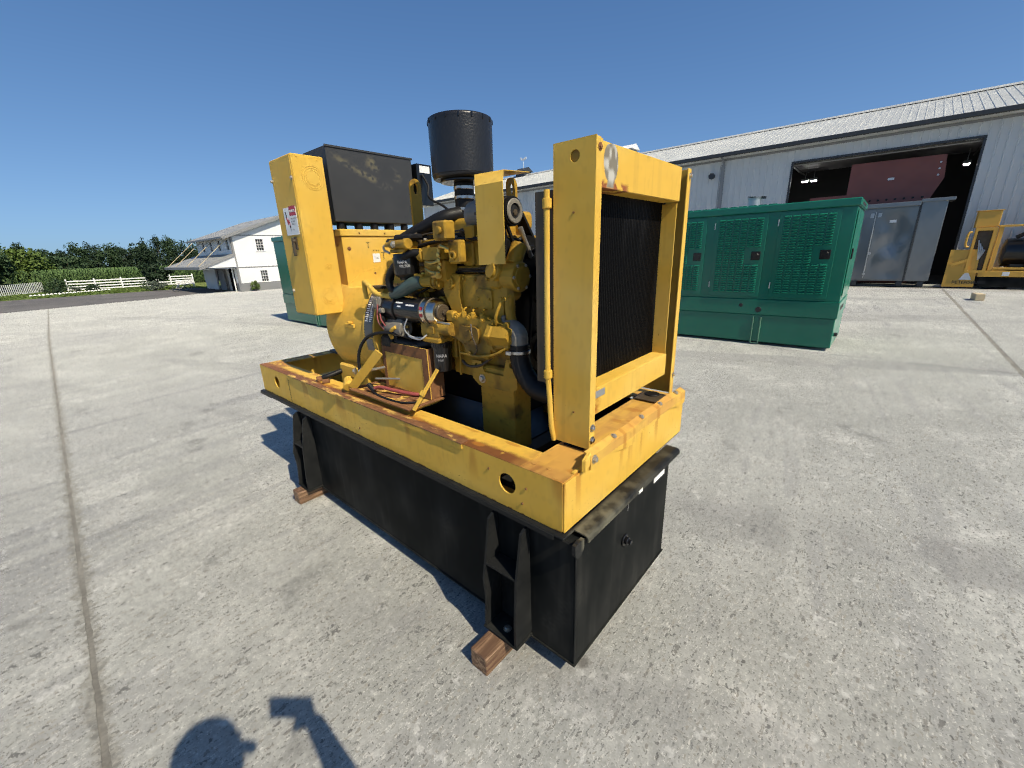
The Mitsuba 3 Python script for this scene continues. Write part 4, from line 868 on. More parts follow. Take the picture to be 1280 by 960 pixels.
# air cleaner
AX, AY = .60, 1.035
AC = put(G, 'air_cleaner', lathe([(0, .02), (0, .146), (.004, .151), (.012, .154), (.018, .1545), (.020, .157), (.255, .159), (.257, .1605), (.266, .1605), (.272, .157), (.275, .150), (.275, .02)], (AX, AY, 1.963), (0, 0, 1), 64), black_gran, 40)
put(AC, 'rim_clip', cat(*[box(AX + .1595 * math.cos(a) - .004, AX + .1595 * math.cos(a) + .004, AY + .1595 * math.sin(a) - .004, AY + .1595 * math.sin(a) + .004, 2.210, 2.232, .002) for a in np.arange(16) * math.pi / 8]), black_gloss)
put(AC, 'bottom_ring', ring((AX, AY, 1.950), (0, 0, 1), .118, .05, .0128, 48), black_gloss, 30)
put(AC, 'neck', cat(cyl((AX, AY, 1.70), (AX, AY, 1.99), .047), cyl((AX, AY, 1.80), (AX, AY, 1.95), .0505), cyl((AX, AY, 1.68), (AX, AY, 1.715), .06)), black_rub, 30)
for z in (1.918, 1.872, 1.815): put(AC, 'hose_clamp', cat(ring((AX, AY, z), (0, 0, 1), .0535, .050, .016), box(AX - .062, AX - .045, AY - .03, AY - .008, z, z + .016)), steel, 30)
# lifting eyes
def eye(x0, x1, y, z0, z1, t, nm='lifting_eye'):
    xm = (x0 + x1) / 2; r = (x1 - x0) / 2
    g = sg.box(x0, z0, x1, z1 - r).union(circ(xm, z1 - r, r, 24)).difference(affinity.scale(circ(xm, z1 - r - .015, r * .42, 20), 1, 1.9))
    put(G, nm, prism(g, 'y', y, y + t), YE)
eye(.535, .610, 1.405, 1.74, 2.015, .012); eye(.52, .585, .66, 1.74, 1.925, .012)
# belt guard over the charging alternator
BG = put(G, 'belt_guard', cat(
    prism([(.475, 1.556), (.627, 1.552), (.627, 1.862), (.475, 1.862)], 'x', .2785, .2815),
    trimesh.convex.convex_hull(np.array([(.2785, .475, 1.8625), (.2785, .627, 1.8625), (.2815, .475, 1.8625), (.2815, .627, 1.8625), (.350, .530, 1.915), (.345, .694, 1.917), (.350, .530, 1.918), (.345, .694, 1.920)])),
    trimesh.convex.convex_hull(np.array([(.3505, .530, 1.915), (.3455, .694, 1.917), (.56, .566, 1.934), (.56, .78, 1.937), (.3505, .530, 1.918), (.3455, .694, 1.920), (.56, .566, 1.937), (.56, .78, 1.940)]))), yellow)
put(BG, 'bracket', box(.282, .36, .58, .61, 1.60, 1.63, .003), yellow)
AL = put(G, 'charging_alternator', lathe([(0, .03), (.005, .058), (.03, .068), (.06, .070), (.10, .070), (.12, .064), (.15, .060), (.153, .03)], (.40, .62, 1.765), (0, 1, 0), 32), cast_grey, 35)
put(AL, 'vent_slots', cat(*[box(.40 + .066 * math.cos(a) - .004, .40 + .066 * math.cos(a) + .004, .625, .695, 1.765 + .066 * math.sin(a) - .008, 1.765 + .066 * math.sin(a) + .008) for a in np.arange(12) * math.pi / 6]), dark_steel)
put(AL, 'cooling_fan', lathe([(0, .03), (.002, .073), (.012, .075), (.014, .03)], (.40, .601, 1.765), (0, 1, 0), 32), black, 30)
PU = put(AL, 'pulley', lathe([(0, .046), (.001, .058), (.008, .060), (.016, .050), (.024, .060), (.030, .060), (.038, .050), (.046, .060), (.052, .060), (.060, .050), (.068, .060), (.074, .060), (.074, .02)], (.40, .524, 1.765), (0, 1, 0), 40), greasy_shade, 25)
put(AL, 'pulley_ring', ring((.40, .5165, 1.765), (0, 1, 0), .050, .031, .0072, 36), cast_grey, 30)
put(AL, 'pulley_bore', cyl((.40, .5232, 1.765), (.40, .5238, 1.765), .0305, 24, 0), black_ink)
put(AL, 'shaft_nut', bolt((.405, .523, 1.760), (0, -1, 0), .014, .004, False), dark_steel)
for p, nm in (((.40, .69, 1.70), 0), ((.43, .64, 1.69), 1)):
    put(AL, 'mount_arm', box(p[0] - .02, p[0] + .02, p[1] - .03, p[1] + .03, p[2] - .12, p[2], .008), YE)
put(AL, 'adjusting_strut', cat(tube([(.425, .515, 1.70), (.455, .512, 1.645), (.49, .51, 1.58)], [.012, .009, .012], 8)), zinc)
# tensioner / fan hub and crank pulleys with belts
for nm, x, z, r in (('idler_pulley', .500, 1.605, .066), ('fan_pulley', .60, 1.45, .085), ('crank_pulley', .58, 1.13, .10)):
    pk = put(G, nm, cat(lathe([(0, r * .4), (.002, r * .55), (.010, r * .6), (.010, r), (.016, r), (.024, r * .86), (.032, r), (.038, r), (.038, r * .3)], (x, .52, z), (0, 1, 0), 36)), greasy_shade, 25)
    put(pk, 'hub', cat(cyl((x, .51, z), (x, .53, z), r * .35), bolt((x, .51, z), (0, -1, 0), .012, .012)), greasy_shade)
def belt(name, centres, y, w=.012, th=.011):
    hull = sg.MultiPoint([]).union(sg.MultiPolygon([circ(x, z, r, 36) for x, z, r in centres]).buffer(0)).convex_hull
    put(G, name, prism(hull.buffer(th, quad_segs=8).difference(hull), 'y', y, y + w), black_rub)
belt('drive_belt', [(.40, 1.765, .047), (.60, 1.45, .078), (.500, 1.605, .06)], .534)
belt('drive_belt', [(.40, 1.765, .047), (.58, 1.13, .09), (.60, 1.45, .078)], .5475)
belt('fan_belt', [(.60, 1.45, .075), (.58, 1.13, .09)], .521)
belt('alternator_belt', [(.40, 1.765, .052), (.500, 1.605, .06)], .562)
belt('alternator_belt', [(.40, 1.765, .052), (.500, 1.605, .06)], .578)
# water pump / thermostat housing
WP = put(G, 'water_pump', cat(cyl((.355, .455, 1.50), (.355, .53, 1.50), .062), cyl((.355, .448, 1.50), (.355, .455, 1.50), .045), box(.31, .40, .48, .55, 1.40, 1.56, .02), cyl((.355, .50, 1.55), (.40, .50, 1.63), .035)), YE, 30)
put(WP, 'outlet', cat(lathe([(0, .036), (.01, .040), (.055, .040), (.06, .032), (.075, .032)], (.345, .545, 1.515), (-1, .25, .25), 24), box(.30, .34, .535, .60, 1.45, 1.56, .012)), YE, 30)
put(WP, 'cover_bolt', cat(*[bolt((.355 + .052 * math.cos(a), .4545, 1.50 + .052 * math.sin(a)), (0, -1, 0), .007, .007, False) for a in np.arange(6) * math.pi / 3]), zinc)
put(WP, 'bypass_pipe', tube([(.33, .50, 1.42), (.325, .50, 1.36), (.325, .48, 1.28), (.32, .46, 1.25)], .022, 12), YE, 40)
# lower coolant elbow, clamp and hose to the radiator
LE = put(G, 'coolant_elbow', cat(tube([(.34, .55, 1.29), (.31, .47, 1.285), (.298, .435, 1.26), (.297, .428, 1.205)], [.030, .040, .043, .038], 18), box(.30, .36, .515, .535, 1.24, 1.34, .008)), cast_grey, 40)
put(G, 'coolant_hose', tube([(.297, .428, 1.225), (.297, .425, 1.16), (.295, .40, 1.10), (.295, .34, 1.045), (.30, .26, 1.03), (.30, .20, 1.035)], .043, 18), black_rub, 40)
put(G, 'hose_clamp', cat(ring((.297, .428, 1.188), (0, 0, 1), .0475, .043, .014), box(.235, .252, .425, .455, 1.186, 1.204)), steel, 30)
# injection pump group along the side
plate = sg.Polygon([(.60, 1.325), (.80, 1.325), (.825, 1.29), (.815, 1.22), (.745, 1.20), (.735, 1.158), (.58, 1.150), (.565, 1.19), (.50, 1.205), (.455, 1.215), (.44, 1.26), (.46, 1.305), (.55, 1.315)])
pb = ((.475, 1.30), (.545, 1.308), (.61, 1.318), (.70, 1.322), (.785, 1.318), (.81, 1.235), (.47, 1.222), (.55, 1.20), (.60, 1.158), (.70, 1.160), (.735, 1.205))
for y, z in pb: plate = plate.union(circ(y, z, .019, 16))
IP = put(G, 'injection_pump', cat(prism(plate.buffer(-.003), 'x', .262, .266), prism(plate, 'x', .2662, .30), prism(rbox(.58, 1.185, .78, 1.31, .03), 'x', .30, .34),
    lathe([(0, .02), (.004, .036), (.03, .044), (.09, .046), (.096, .052), (.12, .052), (.124, .03)], (.262, .435, 1.262), (0, 1, 0), 6),
    prism([(.445, 1.215), (.53, 1.215), (.53, 1.235), (.50, 1.305), (.46, 1.305)], 'x', .245, .262), prism(rbox(.63, 1.205, .755, 1.285, .02), 'x', .25, .262), cyl((.25, .692, 1.245), (.243, .692, 1.245), .026),
    cyl((.255, .80, 1.262), (.255, .97, 1.25), .034), prism(rbox(.87, 1.212, 1.005, 1.285, .018), 'x', .222, .30), box(.215, .222, .90, .955, 1.235, 1.27, .003), box(.262, .30, .80, .86, 1.29, 1.345, .01),
    *[cyl((.275, y, 1.32), (.275, y, 1.348), .012, 12) for y in (.62, .68, .74)]), YE, 30)
put(IP, 'bolt', cat(*[bolt((.2618, y, z), (-1, 0, 0), .009, .009) for y, z in pb]), YE)
put(IP, 'fuel_line', cat(*[tube([(.275, y, 1.35), (.29, y + .005, 1.36), (.335, y + .01, 1.362)], .0045, 6) for y in (.62, .68, .74)]), YE)
put(IP, 'throttle_rod', cyl((.235, .80, 1.29), (.245, 1.02, 1.29), .006, 8), zinc)
put(IP, 'wire_link', cat(tube([(.24, .66, 1.30), (.225, .64, 1.25), (.24, .63, 1.19), (.25, .67, 1.15)], .004, 6)), dark_steel)
put(IP, 'rear_flange', cat(ring((.30, .965, 1.25), (0, 1, 0), .055, .03, .014), box(.21, .31, .86, .99, 1.19, 1.215, .006)), YE, 30)
# engine oil filter
OF = put(G, 'oil_filter', lathe([(0, .02), (.001, .040), (.006, .047), (.12, .047), (.126, .050), (.160, .050), (.164, .042)], (.265, .91, 1.040), (0, 0, 1), 36), black_gloss, 35)
put(OF, 'filter_ribs', cat(*[box(.265 + .0495 * math.cos(a) - .002, .265 + .0495 * math.cos(a) + .002, .91 + .0495 * math.sin(a) - .002, .91 + .0495 * math.sin(a) + .002, 1.166, 1.198, 0) for a in np.arange(24) * math.pi / 12]), black_gloss)
def around(text, c, r, z, h, a0, up=1):
    """Lettering wrapped on an upright cylinder."""
    m = meshkit.text_mesh(text, h, .0006, True); v = np.array(m.vertices); a = a0 + v[:, 0] / r
    return trimesh.Trimesh(np.c_[c[0] + (r + v[:, 2]) * np.cos(a), c[1] + (r + v[:, 2]) * np.sin(a), z + v[:, 1]], m.faces, process=False)
put(OF, 'lettering', cat(around('NAPA', (.265, .91), .0473, 1.118, .015, math.radians(190)), around('GOLD', (.265, .91), .0473, 1.100, .008, math.radians(200))), grey_ink)
put(OF, 'head', cat(box(.225, .335, .855, .96, 1.204, 1.235, .01)), YE)
# fuel filter with its head, hose and yellow housing
FF = put(G, 'fuel_filter', lathe([(0, .012), (.0, .034), (.012, .040), (.024, .058), (.034, .064), (.105, .064), (.112, .060), (.125, .060), (.128, .03)], (.25, 1.115, 1.485), (0, 0, 1), 36), black_gloss, 35)
put(FF, 'lettering', cat(around('FILTER', (.25, 1.115), .0643, 1.548, .011, math.radians(205)), around('NAPA', (.25, 1.115), .0643, 1.566, .013, math.radians(196))), label_grey)
put(FF, 'head', cat(box(.20, .31, 1.05, 1.17, 1.616, 1.634, .005), cyl((.205, 1.16, 1.655), (.205, 1.02, 1.655), .020), cyl((.205, 1.16, 1.655), (.205, 1.20, 1.655), .012), cyl((.205, 1.04, 1.655), (.205, 1.015, 1.655), .025), box(.20, .30, 1.06, 1.15, 1.634, 1.67, .01)), YE, 30)
put(FF, 'banjo', cat(cyl((.20, 1.11, 1.655), (.182, 1.11, 1.655), .015), bolt((.182, 1.11, 1.655), (-1, 0, 0), .010, .009), tube([(.205, 1.20, 1.655), (.205, 1.225, 1.648), (.21, 1.23, 1.63), (.22, 1.20, 1.615)], .006, 8)), zinc)
put(FF, 'cap', cat(box(.22, .30, 1.02, 1.16, 1.672, 1.70, .012)), black_rub)
FH = put(G, 'filter_housing', cat(prism(rbox(.83, 1.485, .985, 1.575, .008), 'x', .262, .335), prism(rbox(.84, 1.578, .975, 1.635, .010), 'x', .25, .335), cyl((.27, .985, 1.60), (.27, 1.02, 1.60), .028)), YE, 30)
put(FH, 'linkage', cat(tube([(.235, .83, 1.632), (.225, .80, 1.636), (.225, .75, 1.622)], [.010, .010, .006], 8), cyl((.242, .845, 1.63), (.242, .845, 1.53), .007, 8), tube([(.242, .94, 1.57), (.235, .89, 1.565), (.24, .84, 1.575)], .008, 8), tube([(.242, .95, 1.54), (.235, .90, 1.525), (.24, .84, 1.52)], .008, 8), cyl((.25, .90, 1.505), (.235, .85, 1.51), .018), *[cyl((.25, .845, z), (.232, .845, z), .012, 10) for z in (1.545, 1.575, 1.60)]), brass)
put(G, 'breather_hose', tube([(.255, 1.005, 1.615), (.225, 1.04, 1.610), (.21, 1.10, 1.583), (.205, 1.17, 1.54), (.205, 1.215, 1.49), (.21, 1.205, 1.44), (.23, 1.15, 1.425)], .0175, 14), black_rub, 40)
# oil / water pipes into the green sleeve
put(G, 'cross_pipe', cat(tube([(.27, .88, 1.478), (.262, .95, 1.479), (.255, 1.01, 1.478)], .026, 14), ring((.268, .89, 1.479), (0, 1, .0), .036, .02, .014), ring((.266, .918, 1.479), (0, 1, 0), .034, .02, .012)), YE, 30)
put(G, 'hose_sleeve', tube([(.255, 1.00, 1.478), (.245, 1.06, 1.468), (.235, 1.13, 1.440), (.23, 1.20, 1.418), (.23, 1.24, 1.405)], [.030, .034, .034, .030, .022], 16), teal_hose, 40)
put(G, 'fuel_pipe', cat(tube([(.225, 1.235, 1.404), (.215, 1.27, 1.402), (.20, 1.34, 1.415), (.195, 1.41, 1.462), (.20, 1.45, 1.470), (.205, 1.46, 1.43), (.21, 1.46, 1.38)], .013, 12), cyl((.228, 1.225, 1.405), (.222, 1.255, 1.403), .019)), yellow, 40)
# starter motor with solenoid, brackets and wiring
SM = put(G, 'starter_motor', cat(cyl((.262, .985, 1.335), (.262, 1.22, 1.335), .066, 36), cyl((.262, 1.20, 1.335), (.262, 1.30, 1.335), .075)), black_gloss, 35)
put(SM, 'end_cap', lathe([(0, .03), (.004, .050), (.02, .062), (.10, .067), (.103, .03)], (.262, .885, 1.335), (0, 1, 0), 36), chrome, 35)
put(SM, 'end_band', cat(ring((.262, .93, 1.335), (0, 1, 0), .069, .06, .012), ring((.262, .975, 1.335), (0, 1, 0), .069, .06, .010), cyl((.262, .87, 1.335), (.262, .886, 1.335), .040), bolt((.262, .87, 1.335), (0, -1, 0), .012, .012)), dark_steel, 30)
put(SM, 'label', cat(*[trimesh.convex.convex_hull(np.array([(.262 + (.0664 + e) * math.cos(a), y, 1.335 + (.0664 + e) * math.sin(a)) for e in (0, .0004) for a in (a0, a0 + .12) for y in (y0, y1)])) for a0, y0, y1 in ((2.45, 1.12, 1.18), (2.75, 1.13, 1.16), (2.60, 1.02, 1.09))]), white_l)
put(SM, 'warning_label', cat(*[trimesh.convex.convex_hull(np.array([(.262 + (.0684 + e) * math.cos(a), y, 1.335 + (.0684 + e) * math.sin(a)) for e in (0, .0006) for a in (a0, a0 + .25) for y in (.955, .972)])) for a0 in (2.7, 3.2)]), red_l)
SO = put(SM, 'solenoid', cat(cyl((.225, 1.14, 1.235), (.225, 1.29, 1.235), .042), box(.21, .29, 1.16, 1.28, 1.24, 1.29, .01)), cast_grey, 30)
put(SM, 'terminal', cat(cyl((.225, 1.14, 1.25), (.225, 1.115, 1.25), .008), cyl((.225, 1.14, 1.225), (.225, 1.118, 1.225), .008)), brass)
put(SM, 'lead', cat(tube([(.19, 1.07, 1.30), (.175, 1.08, 1.25), (.20, 1.06, 1.21), (.25, 1.02, 1.20)], .004, 8), tube([(.22, 1.115, 1.23), (.18, 1.05, 1.215), (.19, .98, 1.205), (.22, .96, 1.225)], .0045, 8)), galv)
# flywheel housing between engine and generator end
FW = put(G, 'flywheel_housing', cat(lathe([(0, .22), (.004, .275), (.03, .285), (.10, .285), (.13, .25), (.131, .1)], (.56, 1.24, 1.20), (0, 1, 0), 48), box(.24, .34, 1.29, 1.36, 1.10, 1.38, .02), box(.26, .33, 1.23, 1.30, 1.05, 1.16, .02)), oily_shade, 30)
put(FW, 'junction_block', cat(box(.185, .235, 1.30, 1.36, 1.33, 1.40, .008), box(.175, .186, 1.31, 1.35, 1.34, 1.39, .004), cyl((.18, 1.29, 1.33), (.18, 1.26, 1.33), .014)), cast_grey)
put(FW, 'wiring', cat(*[tube([(.185, 1.30 + .01 * i, 1.35), (.17 + .01 * i, 1.28, 1.30 - .01 * i), (.19, 1.27 + .01 * i, 1.25), (.22, 1.22, 1.20 - .01 * i)], .006, 6) for i in range(4)]), black_rub)
put(FW, 'wire', cat(tube([(.18, 1.29, 1.34), (.165, 1.27, 1.29), (.175, 1.25, 1.25)], .004, 6), tube([(.18, 1.31, 1.36), (.165, 1.30, 1.28), (.175, 1.27, 1.23)], .004, 6)), red_cable)
put(FW, 'brass_fitting', cat(tube([(.20, 1.25, 1.21), (.18, 1.20, 1.235), (.185, 1.17, 1.25)], .010, 8), tube([(.21, 1.27, 1.20), (.20, 1.24, 1.185)], .012, 8)), yellow)
# smaller fittings of the engine
for y, z in ((.545, 1.49), (.62, 1.493), (.70, 1.49), (.77, 1.49), (.545, 1.33), (.775, 1.33), (.54, 1.41)): put(EN, 'bolt', bolt((.3175, y, z), (-1, 0, 0), .008, .008), YE)
put(EN, 'flange', box(.312, .335, .56, .60, 1.20, 1.30, .006), YE); put(EN, 'flange', box(.315, .335, .86, .90, 1.10, 1.31, .006), YE); put(EN, 'flange', box(.32, .352, 1.02, 1.16, 1.42, 1.50, .008), YE); put(EN, 'flange', prism(rbox(.98, 1.26, 1.20, 1.34, .02), 'x', .30, .352), YE)
put(EN, 'oil_gallery_plug', cat(*[bolt((.30, y, z), (-1, 0, 0), .013, .014) for y, z in ((1.05, 1.46), (1.12, 1.46), (.86, 1.22))]), YE)
put(EN, 'dipstick_tube', cat(tube([(.31, .83, 1.02), (.315, .83, 1.12), (.315, .84, 1.28), (.312, .85, 1.40)], .006, 8), ring((.312, .85, 1.40), (0, 0, 1), .014, .006, .02)), YE)
put(HD, 'injector', cat(*[cat(cyl((.40, y, 1.656), (.37, y, 1.70), .012, 12), bolt((.37, y, 1.70), (-.5, 0, 1), .010, .012)) for y in (.62, .82, 1.00, 1.17)]), dark_steel)
put(HD, 'return_pipe', cat(tube([(.365, .60, 1.705), (.355, .72, 1.69), (.365, .84, 1.705), (.355, .92, 1.69), (.365, 1.02, 1.705), (.36, 1.20, 1.69)], .004, 6), tube([(.345, .58, 1.545), (.335, .70, 1.535), (.338, .95, 1.53), (.33, 1.10, 1.52), (.31, 1.20, 1.46)], .005, 6)), dark_steel)
put(HD, 'bracket', cat(box(.315, .35, .69, .75, 1.655, 1.72, .006), box(.31, .352, .59, .63, 1.60, 1.66, .006), cyl((.33, .60, 1.68), (.33, .66, 1.68), .018)), YE)
put(IP, 'pipe', cat(tube([(.26, .52, 1.30), (.235, .50, 1.345), (.25, .48, 1.40), (.30, .47, 1.43)], .007, 8), tube([(.25, .45, 1.22), (.235, .52, 1.18), (.245, .64, 1.155), (.27, .78, 1.15)], .006, 8), tube([(.24, .98, 1.27), (.22, 1.0, 1.30), (.235, .99, 1.35)], .008, 8)), YE)

put(G, 'wiring_loom', cat(tube([(.32, .60, 1.66), (.325, .80, 1.665), (.33, .98, 1.66), (.30, 1.16, 1.62), (.27, 1.24, 1.55), (.24, 1.27, 1.42)], .009, 8), tube([(.33, .62, 1.525), (.325, .86, 1.515), (.30, 1.03, 1.44), (.28, 1.10, 1.41)], .006, 8)), black_rub, 40)
put(G, 'oil_line', cat(tube([(.30, .80, 1.10), (.285, .74, 1.085), (.29, .66, 1.10), (.31, .58, 1.16)], .007, 8)), dark_steel)
# --- generator end
gm = lathe([(0, .30), (.004, .345), (.02, .36), (.40, .372), (.46, .372), (.50, .35), (.60, .30), (.603, .1)], (.56, 1.50, 1.17), (0, 1, 0), 96)
gm = m3.Manifold(m3.Mesh(vert_properties=np.array(gm.vertices, np.float32), tri_verts=np.array(gm.faces, np.uint32))) - m3.Manifold.cube((1.2, .42, .5)).translate((0, 1.40, 1.425)); gm = gm.to_mesh()
GE = put(G, 'generator_end', trimesh.Trimesh(gm.vert_properties[:, :3], gm.tri_verts, process=False), yellow, 25)
# front ring is cut off under the terminal box, as the cover does
drum = m3.Manifold.cylinder(.115, .378, .378, 96).rotate((-90, 0, 0)).translate((.56, 1.39, 1.17)) ^ m3.Manifold.cube((.9, .2, .80)).translate((.11, 1.36, .63))
mm = drum.to_mesh(); put(GE, 'fan_ring', trimesh.Trimesh(mm.vert_properties[:, :3], mm.tri_verts, process=False), yellow)
put(GE, 'ring_lip', cat(box(.26, .86, 1.385, 1.51, 1.431, 1.446, .003)), dark_steel)
def on_drum(a0, a1, y0, y1, r0, r1):
    n = 8; aa = np.linspace(a0, a1, n); v = []
    for a in aa: v += [(.56 + r * math.cos(a), y, 1.17 + r * math.sin(a)) for r in (r0, r1) for y in (y0, y1)]
    return trimesh.util.concatenate([trimesh.convex.convex_hull(np.array(v[i * 4:i * 4 + 8])) for i in range(n - 1)])
NP = put(GE, 'nameplate', on_drum(math.radians(142), math.radians(180), 1.402, 1.488, .378, .3795), plate_m)
lines = []
for i in range(13):
    a = math.radians(145 + i * 1.75); w = .030 + .008 * math.sin(i * 7.1); lines += [on_drum(a, a + .016, 1.446 - w, 1.440, .3796, .3800), on_drum(a, a + .016, 1.450, 1.450 + .026 + .006 * math.sin(i * 3.3), .3796, .3800)]
put(GE, 'nameplate_lettering', cat(lines), white_l)
put(GE, 'small_plate', on_drum(math.radians(181.5), math.radians(192), 1.41, 1.48, .378, .3795), cast_grey)
put(GE, 'side_boss', cat(box(.19, .23, 1.62, 1.72, 1.20, 1.225, .004), bolt((.19, 1.66, 1.23), (0, 0, 1), .012, .012)), yellow)
put(GE, 'foot', box(.20, .36, 1.55, 1.90, .80, .95, .01), yellow)
put(GE, 'foot', box(.76, .92, 1.55, 1.90, .80, .95, .01), yellow)
TB = put(G, 'terminal_box', cat(prism([(.305, 1.38), (.345, 1.28), (.78, 1.28), (.815, 1.38), (.815, 1.725), (.305, 1.725)], 'y', 1.825, 2.20)), yellow)
put(TB, 'lid', box(.297, .823, 1.815, 2.21, 1.727, 1.768, .004), yellow)
put(TB, 'lid_screw', cat(*[bolt((x, 1.8148, 1.745), (0, -1, 0), .006, .004, False) for x in (.42, .60)]), rust_m)
put(TB, 'bolt', cat(*[bolt((x, 1.8245, z), (0, -1, 0), .008, .006) for x, z in ((.345, 1.655), (.36, 1.36), (.335, 1.385), (.50, 1.50))]), rust_m)
put(TB, 'sticker', box(.50, .552, 1.8225, 1.8243, 1.568, 1.622, 0), white_l)
put(TB, 'sticker_print', text_on('T8C', .014, (.507, 1.822, 1.588), (1, 0, 0), (0, 0, 1), .0005), grey_ink)
put(TB, 'paint_run', cat(box(.463, .487, 1.8236, 1.8246, 1.687, 1.691, 0), box(.474, .478, 1.8236, 1.8246, 1.655, 1.687, 0), box(.565, .590, 1.8236, 1.8246, 1.625, 1.629, 0), box(.578, .582, 1.8236, 1.8246, 1.585, 1.625, 0)), dark_steel)
put(TB, 'vent_hole', cat(*[cyl((.512 + .018 * i, 1.8238, 1.640), (.512 + .018 * i, 1.8246, 1.640), .004, 8, 0) for i in range(3)]), black_ink)
# black breaker box on rubber mounts
BB = put(G, 'breaker_box', cat(box(.282, .872, 1.822, 2.11, 1.808, 2.215, .004), box(.276, .878, 1.816, 1.8215, 2.207, 2.219, .002)), black_box)
for x in (.33, .45, .56, .68, .79): put(BB, 'rubber_mount', cat(cyl((x, 1.86, 1.7685), (x, 1.86, 1.8075), .024), cyl((x, 2.06, 1.7685), (x, 2.06, 1.8075), .024)), black_rub)
put(BB, 'edge_weld', box(.2805, .2835, 1.8195, 1.8225, 1.83, 2.20, 0), trim_dk)
GB = put(G, 'relay_box', cat(box(.895, 1.02, 1.80, 1.92, 1.93, 2.19, .004), box(.873, .894, 1.86, 1.90, 2.0, 2.1)), black_gloss)
put(GB, 'label', box(.915, 1.0, 1.797, 1.7988, 2.135, 2.178, 0), white_l)
put(GB, 'cable', tube([(.93, 1.79, 2.12), (.95, 1.76, 2.05), (.92, 1.72, 1.97), (.95, 1.60, 1.90), (.92, 1.45, 1.80)], .008, 8), black_rub)
# tall control cabinet with its warning sign
CX0, CX1, CY0, CY1, CZ0, CZ1 = .060, .236, 1.775, 2.06, 1.283, 2.138
CP = put(G, 'control_cabinet', cat(box(CX0, CX1, CY0, CY1, CZ0, CZ1, .004), box(CX0 - .003, CX0 + .002, CY0 + .012, CY1 - .004, CZ0 + .008, CZ1 - .008, .001)), yellow)
def knockout(z, x, rs):
    put(CP, 'knockout', cat(*[ring((x, CY0 - .0022, z), (0, 1, 0), r, r - .0022, .0025, 36) for r in rs], cyl((x, CY0 - .0015, z), (x, CY0 + .001, z), rs[-1] - .005, 28, 0)), yellow, 30)
knockout(2.025, .165, (.062, .052, .040)); knockout(1.385, .150, (.050, .040, .030)); knockout(1.555, .175, (.019, .012))
put(CP, 'screw', cat(*[bolt((x, CY0 - .0004, z), (0, -1, 0), .004, .003, False) for x, z in ((.10, 1.46), (.19, 1.46), (.09, 2.125), (.20, 2.12), (.11, 1.80), (.085, 1.30), (.19, 1.30), (.215, 1.33))]), yellow)
put(CP, 'side_bolt', cat(bolt((CX0 - .003, CY0 + .02, 2.02), (-1, 0, 0), .008, .008), bolt((CX0 - .003, CY1 - .01, 2.03), (-1, 0, 0), .008, .012), bolt((CX0 - .003, CY1 - .03, 1.42), (-1, 0, 0), .008, .010)), zinc)
SG = put(G, 'warning_sign', box(CX0 - .0055, CX0 - .0035, 1.812, 1.975, 1.735, 1.882, 0), white_l)
sx = CX0 - .0057
put(SG, 'red_panel', box(sx - .0004, sx + .0003, 1.815, 1.898, 1.836, 1.886, 0), red_l)
put(SG, 'heading', text_on('DANGER', .012, (sx - .0006, 1.893, 1.855), (0, -1, 0), (0, 0, 1), .0005, True), white_l)
put(SG, 'arrow', cat(prism([(1.953, 1.860), (1.940, 1.860), (1.938, 1.830), (1.951, 1.830)], 'x', sx - .0004, sx + .0003), prism([(1.922, 1.785), (1.903, 1.785), (1.911, 1.755)], 'x', sx - .0004, sx + .0003)), black_ink)
put(SG, 'bolt_mark', prism([(1.951, 1.829), (1.938, 1.829), (1.930, 1.812), (1.916, 1.826), (1.906, 1.787), (1.917, 1.787), (1.922, 1.803), (1.938, 1.789)], 'x', sx - .0004, sx + .0003), red_l)
put(SG, 'print', cat(*[text_on(s_, .0075, (sx - .0004, 1.888, z), (0, -1, 0), (0, 0, 1), .0005) for s_, z in (('HIGH VOLTAGE', 1.818), ('KEEP OUT', 1.803), ('CAN KILL', 1.788), ('No. 2', 1.760))]), grey_ink)
LT = put(G, 'cabinet_latch', cat(box(CX0 - .011, CX0 - .0035, 1.858, 1.884, 1.655, 1.725, .003), cyl((CX0 - .011, 1.871, 1.70), (CX0 - .028, 1.871, 1.70), .012), box(CX0 - .030, CX0 - .016, 1.862, 1.880, 1.62, 1.72, .004)), dark_steel)
put(LT, 'key_plate', cat(box(CX0 - .008, CX0 - .0035, 1.885, 1.915, 1.665, 1.725, .002), cyl((CX0 - .008, 1.899, 1.69), (CX0 - .02, 1.899, 1.69), .010)), brass)
# --- engine mounts, battery tray and clutter inside the frame
MT = put(G, 'engine_mount', cat(box(.300, .309, .47, .68, .66, 1.045, .002), box(.3095, .42, .47, .479, .66, 1.035, .002), box(.31, .42, .66, .669, .66, 1.0, .002),
    prism(sg.Polygon([(.44, 1.02), (.44, 1.15), (.50, 1.15), (.52, 1.07), (.64, 1.07), (.66, 1.12), (.72, 1.12), (.72, 1.03), (.68, 1.0), (.48, 1.0)]).difference(circ(.47, 1.125, .013)).difference(circ(.69, 1.095, .012)), 'x', .288, .2995), box(.30, .40, .50, .66, 1.05, 1.10, .01)), YE)
put(MT, 'bolt', bolt((.2875, .655, 1.035), (-1, 0, 0), .014, .012), zinc)
put(G, 'timing_cover', cat(box(.36, .74, .545, .5745, 1.02, 1.66, .02)), greasy_shade)
put(G, 'engine_mount', cat(box(.79, .80, .47, .68, .66, 1.045, .002), box(.68, .79, .47, .479, .66, 1.035, .002)), YE)
put(G, 'cross_member', cat(box(.145, .955, .42, .50, .66, .70, .004), box(.145, .955, .60, .64, .655, .69, .004)), dark_steel)
put(G, 'ground_bolt', bolt((.20, .60, .66), (0, 0, 1), .014, .012), steel)
